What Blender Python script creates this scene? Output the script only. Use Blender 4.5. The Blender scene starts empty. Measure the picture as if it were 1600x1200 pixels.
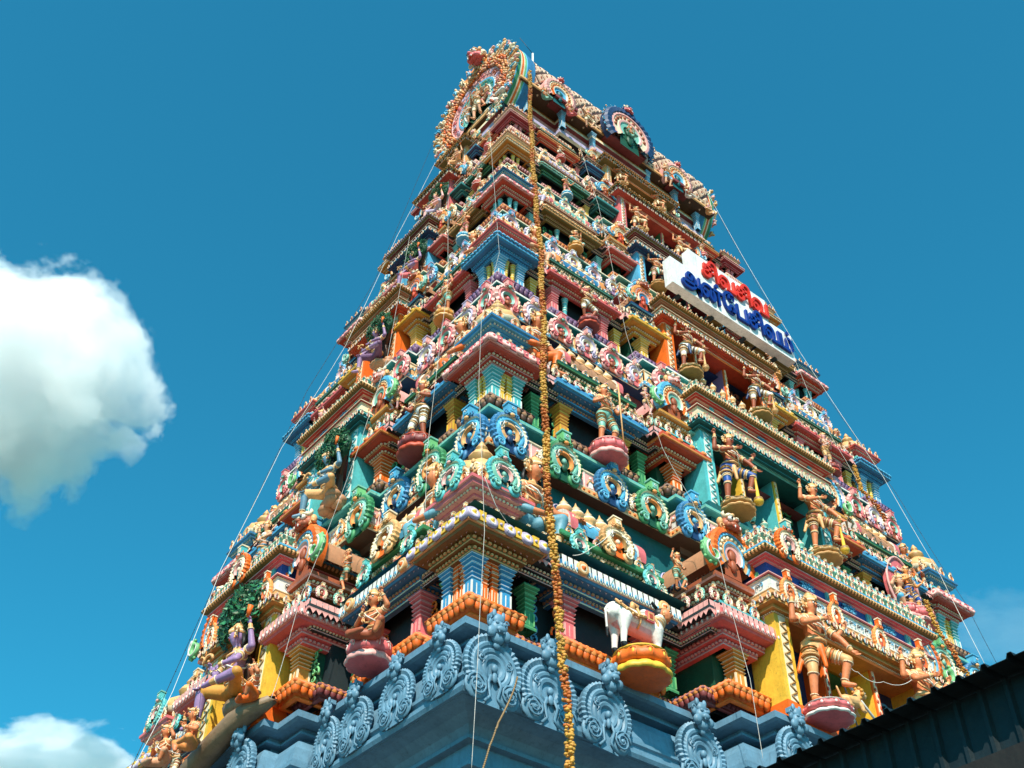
import bpy, math, random
import numpy as np
from mathutils import Matrix, Vector
C = bpy.context.scene.collection
SC = bpy.context.scene
R = math.radians
pi = math.pi
rnd = random.Random(7)

# ------------------------------------------------------------------ camera, sky, sun, exposure
EYE = 1.6
cam_d = bpy.data.cameras.new('camera')
cam = bpy.data.objects.new('camera', cam_d)
C.objects.link(cam)
SC.camera = cam
cam_d.sensor_width = 36.0
cam_d.lens = 36.0 * 1853.53 / 1600.0
cam_d.clip_start = 0.05
cam_d.clip_end = 60000
yaw, pit, rol = R(38.302654), R(42.808446), R(0.7644134)
fw = Vector((math.sin(yaw) * math.cos(pit), math.cos(yaw) * math.cos(pit), math.sin(pit)))
rt = Vector((math.cos(yaw), -math.sin(yaw), 0))
up = rt.cross(fw)
rt2 = rt * math.cos(rol) + up * math.sin(rol)
up2 = up * math.cos(rol) - rt * math.sin(rol)
m3 = Matrix((rt2, up2, -fw)).transposed()
cam.matrix_world = Matrix.Translation((0, 0, EYE)) @ m3.to_4x4()

SUN_EL, SUN_AZ = 46.0, 223.0          # azimuth clockwise from +y
w = bpy.data.worlds.new('World')
SC.world = w
w.use_nodes = True
nt = w.node_tree
nt.nodes.clear()
sky = nt.nodes.new('ShaderNodeTexSky')
sky.sky_type = 'NISHITA'
sky.sun_disc = False
sky.sun_elevation = R(SUN_EL)
sky.sun_rotation = R(SUN_AZ)
sky.air_density = 1.0
sky.dust_density = 0.4
sky.ozone_density = 2.5
tint = nt.nodes.new('ShaderNodeMix')
tint.data_type = 'RGBA'
tint.blend_type = 'MULTIPLY'
tint.inputs[0].default_value = 1.0
tint.inputs[7].default_value = (0.15, 0.97, 0.96, 1)
bg = nt.nodes.new('ShaderNodeBackground')
bg.inputs[1].default_value = 0.129
wo = nt.nodes.new('ShaderNodeOutputWorld')
nt.links.new(sky.outputs[0], tint.inputs[6])
nt.links.new(tint.outputs[2], bg.inputs[0])
nt.links.new(bg.outputs[0], wo.inputs[0])

sd = bpy.data.lights.new('sun', 'SUN')
sd.energy = 4.6
sd.angle = R(0.5)
sd.color = (1.0, 0.91, 0.78)
sun = bpy.data.objects.new('sun', sd)
C.objects.link(sun)
sdir = Vector((math.sin(R(SUN_AZ)) * math.cos(R(SUN_EL)), math.cos(R(SUN_AZ)) * math.cos(R(SUN_EL)), math.sin(R(SUN_EL))))
sun.rotation_euler = sdir.to_track_quat('Z', 'Y').to_euler()
SC.view_settings.view_transform = 'Standard'
SC.view_settings.look = 'None'
SC.view_settings.exposure = 0.66
SC.view_settings.gamma = 1.0
SC.cycles.max_bounces = 14
SC.cycles.diffuse_bounces = 3
SC.cycles.glossy_bounces = 2
SC.cycles.volume_bounces = 14
SC.cycles.use_denoising = True

# ------------------------------------------------------------------ materials
PAL = dict(
    slate=(.135, .275, .385), slate2=(.07, .19, .32), pink=(.74, .16, .17), pinkl=(.85, .41, .37), brick=(.58, .085, .06), dred=(.26, .03, .04),
    red=(.55, .07, .03), orange=(.86, .155, .015), blue2=(.045, .30, .55), orangel=(.88, .31, .08), peach=(.74, .36, .20), skin=(.72, .23, .09), skind=(.40, .13, .06),
    yellow=(.83, .50, .05), ochre=(.66, .29, .05), gold=(.82, .43, .17), goldd=(.36, .2, .06), cream=(.88, .73, .50), white=(.82, .79, .72),
    teal=(.05, .40, .42), tealb=(.10, .50, .52), teald=(.012, .12, .13), sea=(.20, .50, .40), ochred=(.46, .25, .06), tile=(.78, .52, .36), lavd=(.36, .22, .42), brown_shaded=(.02, .013, .009), asph=(.12, .10, .08), tealg=(.13, .33, .42), tan2=(.24, .125, .035), dgreen=(.012, .085, .045), green=(.05, .27, .11),  # the shed beam's brown is darkened to carry its shade in the colour
    greenl=(.18, .50, .20), blue=(.045, .21, .42), bluel=(.10, .42, .66), navy=(.012, .045, .13), royal=(.01, .08, .34), purple=(.16, .07, .15),
    lav=(.50, .42, .58), violet=(.34, .20, .36), brown=(.10, .042, .024), tan=(.52, .25, .13), black=(.012, .014, .016), olive=(.18, .13, .03),
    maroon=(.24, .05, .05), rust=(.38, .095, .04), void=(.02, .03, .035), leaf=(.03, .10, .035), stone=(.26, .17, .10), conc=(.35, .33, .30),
    signred=(.75, .03, .01), signblue=(.0, .03, .24), signwhite=(.86, .85, .83), mari=(.62, .32, .05), mario=(.50, .13, .02), rope=(.30, .18, .08), wire=(.55, .52, .47), tin=(.012, .024, .030),  # shed metal darkened: the shade on its front is put into the colour
    soil=(.16, .115, .075), soffit=(.10, .06, .035), grey=(.22, .23, .23))
MATS = {}


def mat(n):
    if n in MATS:
        return MATS[n]
    c = PAL[n]
    m = bpy.data.materials.new(n + '_paint')
    m.use_nodes = True
    t = m.node_tree
    b = t.nodes['Principled BSDF']
    b.inputs['Roughness'].default_value = 0.5
    b.inputs['Specular IOR Level'].default_value = 0.35
    geo = t.nodes.new('ShaderNodeNewGeometry')
    no = t.nodes.new('ShaderNodeTexNoise')
    no.inputs['Scale'].default_value = 2.3
    no.inputs['Detail'].default_value = 7
    no.inputs['Roughness'].default_value = .7
    t.links.new(geo.outputs['Position'], no.inputs['Vector'])
    rp = t.nodes.new('ShaderNodeValToRGB')
    k1 = .70 if n not in ('tin',) else .5
    rp.color_ramp.elements[0].position = .3
    rp.color_ramp.elements[1].position = .62
    rp.color_ramp.elements[0].color = (c[0] * k1, c[1] * k1, c[2] * k1, 1)
    rp.color_ramp.elements[1].color = (*c, 1)
    t.links.new(no.outputs['Fac'], rp.inputs[0])
    # grime flecks
    n2 = t.nodes.new('ShaderNodeTexNoise')
    n2.inputs['Scale'].default_value = 14
    n2.inputs['Detail'].default_value = 5
    t.links.new(geo.outputs['Position'], n2.inputs['Vector'])
    r2 = t.nodes.new('ShaderNodeValToRGB')
    r2.color_ramp.elements[0].position = .60
    r2.color_ramp.elements[1].position = .72
    r2.color_ramp.elements[0].color = (0, 0, 0, 1)
    r2.color_ramp.elements[1].color = (.45, .45, .45, 1)
    t.links.new(n2.outputs['Fac'], r2.inputs[0])
    mp = t.nodes.new('ShaderNodeMapping')
    mp.inputs['Scale'].default_value = (5.5, 5.5, .55)
    t.links.new(geo.outputs['Position'], mp.inputs['Vector'])
    n3 = t.nodes.new('ShaderNodeTexNoise')
    n3.inputs['Scale'].default_value = 1.6
    n3.inputs['Detail'].default_value = 6
    n3.inputs['Roughness'].default_value = .75
    t.links.new(mp.outputs[0], n3.inputs['Vector'])
    r3 = t.nodes.new('ShaderNodeValToRGB')
    r3.color_ramp.elements[0].position = .52
    r3.color_ramp.elements[1].position = .78
    r3.color_ramp.elements[0].color = (0, 0, 0, 1)
    r3.color_ramp.elements[1].color = (.75, .75, .75, 1)
    t.links.new(n3.outputs['Fac'], r3.inputs[0])
    mxm = t.nodes.new('ShaderNodeMath')
    mxm.operation = 'MAXIMUM'
    t.links.new(r2.outputs[0], mxm.inputs[0])
    t.links.new(r3.outputs[0], mxm.inputs[1])
    mx = t.nodes.new('ShaderNodeMix')
    mx.data_type = 'RGBA'
    t.links.new(mxm.outputs[0], mx.inputs[0])
    t.links.new(rp.outputs[0], mx.inputs[6])
    mx.inputs[7].default_value = (c[0] * .35 + .02, c[1] * .35 + .017, c[2] * .35 + .012, 1)
    t.links.new(mx.outputs[2], b.inputs['Base Color'])
    bp = t.nodes.new('ShaderNodeBump')
    bp.inputs['Strength'].default_value = .25
    bp.inputs['Distance'].default_value = .02
    t.links.new(n2.outputs['Fac'], bp.inputs['Height'])
    t.links.new(bp.outputs[0], b.inputs['Normal'])
    if n == 'tin':
        b.inputs['Roughness'].default_value = .55
        b.inputs['Metallic'].default_value = .3
    MATS[n] = m
    return m


# ------------------------------------------------------------------ mesh builder
class MB:
    def __init__(s):
        s.v = []
        s.f = []
        s.m = []
        s.sm = []
        s.mats = []

    def mi(s, n):
        if n not in s.mats:
            s.mats.append(n)
        return s.mats.index(n)

    def add(s, vs, fs, m, smooth=False, M=None):
        o = len(s.v)
        if M is not None:
            vs = [tuple(M @ Vector(p)) for p in vs]
        s.v += [tuple(p) for p in vs]
        if isinstance(m, str):
            k = s.mi(m)
            s.m += [k] * len(fs)
        else:
            s.m += [s.mi(q) for q in m]
        s.f += [tuple(i + o for i in f) for f in fs]
        s.sm += [smooth] * len(fs)

    def box(s, x0, x1, y0, y1, z0, z1, m, M=None):
        v = [(x0, y0, z0), (x1, y0, z0), (x1, y1, z0), (x0, y1, z0), (x0, y0, z1), (x1, y0, z1), (x1, y1, z1), (x0, y1, z1)]
        s.add(v, [(0, 3, 2, 1), (4, 5, 6, 7), (0, 1, 5, 4), (1, 2, 6, 5), (2, 3, 7, 6), (3, 0, 4, 7)], m, False, M)

    def sweep(s, path, closed, prof, smooth=False):
        """prof: list of (offset, z, mat of the strip up to the next point)"""
        n = len(path)
        nor = []
        for i in range(n if closed else n - 1):
            a, b = path[i], path[(i + 1) % n]
            dx, dy = b[0] - a[0], b[1] - a[1]
            l = math.hypot(dx, dy)
            nor.append((dy / l, -dx / l))
        vn = []
        for i in range(n):
            if closed:
                a, b = nor[i - 1], nor[i]
            else:
                a, b = nor[max(0, i - 1)], nor[min(n - 2, i)]
            mx, my = a[0] + b[0], a[1] + b[1]
            d = mx * mx + my * my
            vn.append((2 * mx / d, 2 * my / d) if d > 1e-9 else a)
        vs = []
        for (o, z, _) in prof:
            for (p, q) in zip(path, vn):
                vs.append((p[0] + q[0] * o, p[1] + q[1] * o, z))
        fs = []
        ms = []
        for j in range(len(prof) - 1):
            for i in range(n if closed else n - 1):
                k = (i + 1) % n
                fs.append((j * n + i, j * n + k, (j + 1) * n + k, (j + 1) * n + i))
                ms.append(prof[j][2])
        s.add(vs, fs, ms, smooth)

    def along(s, path, closed, off, sp, fn, ends=0.0):
        n = len(path)
        segs = []
        for i in range(n if closed else n - 1):
            a, b = Vector(path[i]), Vector(path[(i + 1) % n])
            d = (b - a)
            l = d.length
            d = d / l
            nn = Vector((d.y, -d.x))
            segs.append((a, b, d, nn))
        for i, (a, b, d, nn) in enumerate(segs):
            pa, pb = a + nn * off, b + nn * off
            if closed or i > 0:
                t = segs[i - 1][3]
                pa = pa + d * (off * t.dot(d) if abs(t.dot(d)) > .5 else 0)
            if closed or i < len(segs) - 1:
                t = segs[(i + 1) % len(segs)][3]
                pb = pb + d * (off * (t.dot(d)) if abs(t.dot(d)) > .5 else 0)
            L = (pb - pa).dot(d) - 2 * ends
            if L < sp * .6:
                continue
            k = max(1, int(round(L / sp)))
            st = L / k
            for j in range(k):
                p = pa + d * (ends + st * (j + .5))
                M = Matrix(((d.x, -nn.x, 0, p.x), (d.y, -nn.y, 0, p.y), (0, 0, 1, 0), (0, 0, 0, 1)))
                fn(M, st, j)

    def lathe(s, prof, n=16, M=None, smooth=True, mod=None):
        """prof: (r, z, mat)"""
        vs = []
        for (r, z, _) in prof:
            for i in range(n):
                a = 2 * pi * i / n
                rr = r * (mod(i, n) if mod else 1)
                vs.append((rr * math.cos(a), rr * math.sin(a), z))
        fs = []
        ms = []
        for j in range(len(prof) - 1):
            for i in range(n):
                k = (i + 1) % n
                fs.append((j * n + i, j * n + k, (j + 1) * n + k, (j + 1) * n + i))
                ms.append(prof[j][2])
        s.add(vs, fs, ms, smooth, M)

    def ell(s, c, r, m, n=8, k=5, M=None):
        if not hasattr(r, '__len__'):
            r = (r, r, r)
        vs = [(c[0], c[1], c[2] - r[2])]
        for j in range(1, k):
            t = -pi / 2 + pi * j / k
            for i in range(n):
                a = 2 * pi * i / n
                vs.append((c[0] + r[0] * math.cos(t) * math.cos(a), c[1] + r[1] * math.cos(t) * math.sin(a), c[2] + r[2] * math.sin(t)))
        vs.append((c[0], c[1], c[2] + r[2]))
        fs = []
        for i in range(n):
            fs.append((0, 1 + (i + 1) % n, 1 + i))
            fs.append((len(vs) - 1, 1 + (k - 2) * n + i, 1 + (k - 2) * n + (i + 1) % n))
        for j in range(k - 2):
            for i in range(n):
                a, b = 1 + j * n + i, 1 + j * n + (i + 1) % n
                fs.append((a, b, b + n, a + n))
        s.add(vs, fs, m, True, M)

    def tube(s, pts, r, m, n=6, M=None, cap=True):
        pts = [Vector(p) for p in pts]
        if not hasattr(r, '__len__'):
            r = [r] * len(pts)
        vs = []
        ref = None
        for i, p in enumerate(pts):
            d = (pts[min(i + 1, len(pts) - 1)] - pts[max(i - 1, 0)])
            d = d.normalized() if d.length > 1e-9 else Vector((0, 0, 1))
            if ref is None:
                ref = Vector((0, 1, 0)) if abs(d.y) < .9 else Vector((1, 0, 0))
            x = (ref - d * ref.dot(d))
            x = x.normalized() if x.length > 1e-6 else d.orthogonal().normalized()
            ref = x
            y = d.cross(x)
            for k in range(n):
                a = 2 * pi * k / n
                vs.append(p + (x * math.cos(a) + y * math.sin(a)) * r[i])
        fs = []
        for j in range(len(pts) - 1):
            for i in range(n):
                k = (i + 1) % n
                fs.append((j * n + i, j * n + k, (j + 1) * n + k, (j + 1) * n + i))
        if cap:
            fs.append(tuple(range(n))[::-1])
            fs.append(tuple(range((len(pts) - 1) * n, len(pts) * n)))
        s.add(vs, fs, m, True, M)

    def put(s, o, M):
        """append another builder transformed"""
        A = np.array(M)
        V = np.array(o.v)
        V = V @ A[:3, :3].T + A[:3, 3]
        b = len(s.v)
        s.v += [tuple(p) for p in V.tolist()]
        s.f += [tuple(i + b for i in f) for f in o.f]
        mm = [s.mi(q) for q in o.mats]
        s.m += [mm[i] for i in o.m]
        s.sm += o.sm

    def mesh(s, name):
        me = bpy.data.meshes.new(name)
        me.from_pydata(s.v, [], s.f)
        for q in s.mats:
            me.materials.append(mat(q))
        me.polygons.foreach_set('material_index', s.m)
        me.polygons.foreach_set('use_smooth', s.sm)
        me.update()
        return me


def T(x, y, z):
    return Matrix.Translation((x, y, z))


def S(k, b=None, c=None):
    return Matrix.Diagonal((k, b if b else k, c if c else k, 1))


def RX(d):
    return Matrix.Rotation(R(d), 4, 'X')


def RY(d):
    return Matrix.Rotation(R(d), 4, 'Y')


def RZ(d):
    return Matrix.Rotation(R(d), 4, 'Z')


def link(name, data, M=None, parent=None, label=None, cat=None, group=None, kind=None):
    o = bpy.data.objects.new(name, data)
    C.objects.link(o)
    if parent is not None:
        o.parent = parent
    if M is not None:
        o.matrix_local = M
    if label:
        o['label'] = label
    if cat:
        o['category'] = cat
    if group:
        o['group'] = group
    if kind:
        o['kind'] = kind
    return o


CACHE = {}


def proto(fn, *a):
    k = (fn.__name__,) + a
    if k not in CACHE:
        mb = fn(*a)
        CACHE[k] = [mb, None]
    return CACHE[k]


def pmesh(name, fn, *a):
    p = proto(fn, *a)
    if p[1] is None:
        p[1] = p[0].mesh(name)
    return p[1]


# ------------------------------------------------------------------ small ornament builders (front faces -y)
def dents(mb, path, closed, off, z, s, m, sp=.11, w=.055, h=.05, d=.05):
    mb.along(path, closed, off * s, sp * s, lambda M, st, j: mb.box(-w * s / 2, w * s / 2, -d * s, .02 * s, z, z + h * s, m, M))


def kapota(mb, path, closed, z, s, main, edge, dent, over=.5, orn=None, omat=('lav', 'cream')):
    o = over / .5
    P = [(-.05, -.40, main), (.08 * o, -.40, edge), (.08 * o, -.365, main), (.08 * o, -.25, main), (.20 * o, -.25, edge), (.20 * o, -.215, main), (.20 * o, -.09, main),
         (.44 * o, -.09, main), (.47 * o, -.03, edge), (.52 * o, -.03, edge), (.53 * o, .015, main), (.51 * o, .12, main), (.45 * o, .22, main), (.34 * o, .30, main), (.20 * o, .34, edge),
         (.20 * o, .385, main), (.10 * o, .385, main), (.10 * o, .46, edge), (-.02, .46, edge), (-.02, .5, edge)]
    mb.sweep(path, closed, [(a * s, z + b * s, c) for a, b, c in P])
    dents(mb, path, closed, .08 * o, z - .335 * s, s, dent)
    dents(mb, path, closed, .20 * o, z - .185 * s, s, dent, sp=.13, w=.07)
    if orn == 'ros':
        def f(M, st, j):
            if j % 2 == 0:
                mb.put(proto(rosette, omat[0], 'white', omat[1])[0], M @ T(0, 0, z + .13 * s) @ RX(-18) @ S(.17 * s))
            else:
                mb.box(-.09 * s, .09 * s, -.03 * s, .05 * s, z + .03 * s, z + .27 * s, omat[1], M @ T(0, 0, 0))
                mb.ell((0, -.03 * s, z + .15 * s), .04 * s, omat[0], 6, 4, M)
        mb.along(path, closed, .53 * o, .24 * s, f) if False else mb.along(path, closed, .53 * o * s, .24 * s, f)
    elif orn == 'fringe':
        def f(M, st, j):
            w_ = st * .40
            mb.add([(-w_, -.012, z + .26 * s), (w_, -.012, z + .26 * s), (w_, -.03, z + .02 * s), (0, -.03, z - .06 * s), (-w_, -.03, z + .02 * s)], [(0, 4, 3, 2, 1)], omat[0], False, M)
            mb.ell((0, -.04 * s, z + .03 * s), (.03 * s, .02 * s, .05 * s), omat[1], 6, 4, M)
        mb.along(path, closed, .52 * o * s, .17 * s, f)
    elif orn == 'bump':
        def f(M, st, j):
            mb.put(proto(rosette, omat[0], omat[1], omat[0])[0], M @ T(0, 0, z + .17 * s) @ RX(-25) @ S(.095 * s))
        mb.along(path, closed, .50 * o * s, .55 * s, f)
    elif orn == 'curl':
        def f(M, st, j):
            mb.tube([(-.12 * s, 0, z + .1 * s), (-.05 * s, -.03 * s, z + .2 * s), (.06 * s, -.05 * s, z + .12 * s), (.13 * s, 0, z + .2 * s)], [.03 * s, .05 * s, .055 * s, .03 * s], omat[0], 5, M)
        mb.along(path, closed, .52 * o * s, .22 * s, f)


def roll(mb, path, closed, z, s, base, petal, h=.42):
    """lotus-petal roll plinth, z is its bottom"""
    P = [(-.05, 0, base), (.06, 0, base), (.06, .05, petal), (.03, .06, base), (.05, .10, base), (.09, .18, base), (.15, .26, base), (.215, .31, base), (.22, .38, base), (.16, .41, base), (.10, .42, base), (-.3, .425, base)]
    k = h / .42
    mb.sweep(path, closed, [(a * s, z + b * s * k, c) for a, b, c in P], True)

    def f(M, st, j):
        mb.ell((0, .012 * s, z + .32 * s * k), (st * .50, .035 * s, .10 * s * k), petal, 8, 6, M)
        mb.ell((0, .06 * s, z + .22 * s * k), (st * .50, .07 * s, .15 * s * k), base, 8, 6, M)
    mb.along(path, closed, .20 * s, .19 * s, f)


def rosette(a, b, c):
    mb = MB()
    Q = RX(90)
    mb.lathe([(1, -.2, a), (1, .15, a), (.8, .35, a), (.62, .2, b), (.5, .35, b), (.36, .2, c), (.2, .5, c), (.001, .55, c)], 12, Q)
    return mb


def spiral(mb, c, r, m, turns=1.6, th=.2, sgn=1, a0=0, M=None, y=0, n=5):
    pts = []
    rr = []
    k = int(12 * turns)
    for i in range(k + 1):
        t = i / k
        q = a0 + sgn * 2 * pi * turns * t
        rad = r * (1 - .88 * t)
        pts.append((c[0] + rad * math.cos(q), y - .35 * th * t, c[1] + rad * math.sin(q)))
        rr.append(r * th * (1 - .45 * t))
    mb.tube(pts, rr, m, n, M)
    mb.ell((c[0], y - .3 * th * r, c[1]), (r * .22, r * .2, r * .22), m, 6, 4, M)


def kudu(rim, in1, in2, cav, top, lod):
    """horseshoe arch ornament of radius 1"""
    mb = MB()
    n = (44, 26)[lod]
    a0, a1 = R(-58), R(238)
    prof = [(1.02, .12, rim), (1.04, -.08, rim), (.96, -.20, rim), (.86, -.22, 'cream'), (.80, -.10, in1), (.72, -.10, in1), (.67, -.20, in1), (.59, -.20, in1), (.545, -.06, 'white'), (.52, -.12, in2),
            (.46, -.17, in2), (.38, -.17, in2), (.33, -.04, cav), (.30, .02, cav)]
    if lod:
        prof = [prof[i] for i in (1, 3, 4, 6, 8, 10, 12)]
    vs = []
    for j, (r, y, _) in enumerate(prof):
        for i in range(n + 1):
            t = a0 + (a1 - a0) * i / n
            rr = r
            yy = y
            if j < (4 if not lod else 2) and i % 2:
                rr = r - .05 if j < 2 else r
                yy = y + .07
            e = abs((t - pi / 2) / (pi * .82))
            rr *= 1 + .04 * e
            vs.append((rr * math.cos(t), yy, rr * math.sin(t)))
    fs = []
    ms = []
    for j in range(len(prof) - 1):
        for i in range(n):
            fs.append((j * (n + 1) + i, j * (n + 1) + i + 1, (j + 1) * (n + 1) + i + 1, (j + 1) * (n + 1) + i))
            ms.append(prof[j][2])
    mb.add(vs, fs, ms, False)
    # cavity plug with a small relief
    k = 14
    vs = [(.40 * math.cos(2 * pi * i / k), .0, .40 * math.sin(2 * pi * i / k)) for i in range(k)]
    mb.add(vs, [tuple(range(k))], cav)
    mb.add([(-.22, .01, 0), (.22, .01, 0), (.34, .01, -.95), (-.34, .01, -.95)], [(0, 1, 2, 3)], cav)
    mb.ell((0, -.06, .0), (.13, .12, .16), in1, 7, 5)
    mb.ell((0, -.04, -.33), (.17, .1, .2), cav, 7, 5)
    mb.add([(.97 * math.cos(2 * pi * i / 28), .09, .97 * math.sin(2 * pi * i / 28)) for i in range(28)], [tuple(range(28))], rim)
    # scroll ends
    for sx in (-1, 1):
        mb.ell((sx * .56, 0, -.74), (.34, .12, .34), rim, 12, 5)
        spiral(mb, (sx * .56, -.74), .27, in1, 1.5, .24, sx, 0 if sx > 0 else pi, None, -.12)
        if not lod:
            spiral(mb, (sx * .50, .12), .17, 'white', 1.2, .16, -sx, pi / 2, None, -.19, 4)
            mb.tube([(sx * .2, -.2, .42), (sx * .42, -.24, .34), (sx * .5, -.22, .1)], .035, 'white', 4)
    # crest block
    mb.box(-.24, .24, -.30, .10, .93, 1.42, top)
    mb.box(-.29, .29, -.34, .10, 1.42, 1.50, in1)
    mb.box(-.15, .15, -.33, -.29, 1.03, 1.33, in1)
    if not lod:
        spiral(mb, (0, 1.18), .1, 'white', 1.1, .18, 1, 0, None, -.34, 4)
    for sx in (-1, 1):
        spiral(mb, (sx * .30, .92), .13, rim, 1.2, .3, -sx, pi / 2, None, -.2, 5)
    mb.ell((0, -.28, .86), (.14, .1, .1), in2, 7, 5)
    return mb


def base_kudu(c):
    mb = MB()
    n = 68
    a0, a1 = R(-62), R(242)
    prof = [(1.0, .15), (1.03, -.06), (.93, -.16), (.80, -.09), (.74, -.16), (.66, -.14), (.60, -.07), (.55, -.14), (.47, -.12), (.42, -.05), (.37, -.11), (.28, -.08), (.22, .04)]
    vs = []
    for j, (r, y) in enumerate(prof):
        for i in range(n + 1):
            t = a0 + (a1 - a0) * i / n
            rr, yy = r, y
            if j < 4 and i % 2:
                rr -= .035 if j < 2 else 0
                yy += .06
            vs.append((rr * math.cos(t), yy, rr * math.sin(t)))
    fs = [(j * (n + 1) + i, j * (n + 1) + i + 1, (j + 1) * (n + 1) + i + 1, (j + 1) * (n + 1) + i) for j in range(len(prof) - 1) for i in range(n)]
    mb.add(vs, fs, c)
    mb.add([(.97 * math.cos(2 * pi * i / 28), .1, .97 * math.sin(2 * pi * i / 28)) for i in range(28)], [tuple(range(28))], c)
    mb.add([(.4 * math.cos(2 * pi * i / 12), .03, .4 * math.sin(2 * pi * i / 12)) for i in range(12)], [tuple(range(12))], c)
    mb.add([(-.3, .02, 0), (.3, .02, 0), (.5, .02, -1.1), (-.5, .02, -1.1)], [(0, 1, 2, 3)], c)
    for sx in (-1, 1):
        mb.ell((sx * .56, .02, -.66), (.40, .13, .40), c, 14, 6)
        spiral(mb, (sx * .56, -.66), .34, c, 2.3, .11, sx, 0 if sx > 0 else pi, None, -.13, 5)
        spiral(mb, (sx * .47, .2), .16, c, 1.5, .13, -sx, pi / 2, None, -.15, 5)
        mb.tube([(sx * .12, -.1, -.25), (sx * .22, -.14, -.5), (sx * .12, -.1, -.85), (sx * .3, -.08, -1.05)], .05, c, 5)
    mb.ell((0, -.1, -.02), (.10, .14, .13), c, 8, 6)
    mb.ell((0, -.12, -.3), (.09, .1, .16), c, 8, 6)
    mb.box(-.22, .22, -.04, .05, -1.12, -.9, c)
    # lion-faced crest figure
    mb.ell((0, -.30, 1.16), (.27, .26, .25), c, 10, 7)
    mb.ell((0, -.30, 1.42), (.20, .2, .2), c, 9, 6)
    mb.ell((0, -.50, 1.08), (.16, .14, .11), c, 8, 6)
    mb.ell((0, -.52, 1.22), (.06, .08, .07), c, 6, 5)
    for sx in (-1, 1):
        mb.ell((sx * .13, -.50, 1.27), (.07, .06, .06), c, 7, 5)
        mb.ell((sx * .26, -.22, 1.3), (.10, .12, .15), c, 7, 5)
        mb.ell((sx * .26, -.34, .98), (.15, .17, .17), c, 8, 6)
        mb.ell((sx * .16, -.30, 1.60), (.07, .1, .14), c, 6, 5)
        spiral(mb, (sx * .3, 1.42), .1, c, 1.2, .3, sx, 0, None, -.25, 5)
        mb.ell((sx * .08, -.55, 1.0), (.03, .03, .06), c, 5, 4)
    mb.ell((0, -.26, .86), (.22, .2, .18), c, 9, 6)
    mb.ell((0, -.20, .68), (.13, .12, .14), c, 8, 5)
    mb.box(-.2, .2, -.25, .15, 1.5, 1.66, c)
    return mb


def pillar(main, light, hw, h, rnd_):
    """square or round pillar, hw half width of the shaft"""
    mb = MB()
    k = h
    a = [(1.35, 0, main), (1.35, .045, light), (1.38, .06, main), (1.15, .09, main), (1.0, .11, main), (.97, .45, main)]
    for r0, z0, r1, z1 in ((1.10, .465, 1.14, .49), (.92, .505, .92, .54), (1.10, .56, 1.16, .585), (.95, .60, .95, .635), (1.15, .655, 1.22, .685), (1.0, .70, 1.0, .73), (1.25, .755, 1.35, .785), (1.1, .80, 1.12, .835), (1.4, .865, 1.55, .89), (1.3, .90, 1.75, .965)):
        if r1 - r0 < .001:
            a += [(r0, z0, main), (r1, z1, main)]
        else:
            a += [(r0, z0, main), (r1, z1 - .008, light), (r1 + .03, z1 + .004, main)]
    a += [(1.8, 1.0, main), (.1, 1.0, main)]
    if rnd_:
        mb.lathe([(r * hw, z * k, m) for r, z, m in a], 10)
    else:
        sq = [(-1e-4, -1e-4), (1e-4, -1e-4), (1e-4, 1e-4), (-1e-4, 1e-4)]
        mb.sweep(sq, True, [(r * hw, z * k, m) for r, z, m in a])
        # light arris lines
        for sx in (-1, 1):
            for sy in (-1, 1):
                e = .045 * hw / .1 * .6
                mb.box(sx * hw - e * .5, sx * hw + e * .5, sy * hw - e * .5, sy * hw + e * .5, .12 * k, .40 * k, light)
        mb.box(-.10 * hw, .10 * hw, -hw * 1.03, -hw, .13 * k, .38 * k, light)
        mb.box(-hw * 1.03, -hw, -.10 * hw, .10 * hw, .13 * k, .38 * k, light)
    return mb


def lotus(c1, c2, c3):
    """lotus pedestal, radius 1, top at z=0, bottom at -0.95"""
    mb = MB()
    md = lambda amp, f, ph: (lambda i, n: 1 + amp * abs(math.sin(pi * f * i / n + ph)))
    mb.lathe([(.001, 0, c1), (.9, 0, c2), (.95, -.05, c2), (.86, -.10, c1)], 44)
    mb.lathe([(.86, -.10, c1), (.93, -.22, c1), (.95, -.38, c1), (.86, -.5, c1), (.70, -.52, c1)], 44, None, True, md(.09, 11, 0))
    mb.lathe([(.70, -.52, c2), (.84, -.56, c2), (.96, -.68, c2), (1.0, -.80, c2), (.93, -.86, c1), (.8, -.88, c1), (.4, -.95, c1), (.001, -.96, c1)], 44, None, True, md(.08, 11, .8))
    for i in range(11):
        a = 2 * pi * (i + .5) / 11
        mb.tube([(.99 * math.cos(a - .12), .99 * math.sin(a - .12), -.2), (1.03 * math.cos(a), 1.03 * math.sin(a), -.14), (1.0 * math.cos(a + .12), 1.0 * math.sin(a + .12), -.2), (1.03 * math.cos(a + .1), 1.03 * math.sin(a + .1), -.4)], .02, c3, 4)
        mb.ell((.98 * math.cos(a), .98 * math.sin(a), -.30), (.07, .07, .12), c2, 6, 4)
    return mb


def kalasa(a, b):
    mb = MB()
    mb.lathe([(.30, 0, a), (.30, .06, b), (.16, .1, a), (.34, .26, a), (.40, .42, b), (.36, .52, a), (.20, .62, a), (.12, .68, b), (.22, .74, a), (.15, .82, a), (.07, .92, a), (.01, 1.1, a)], 12)
    return mb


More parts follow.
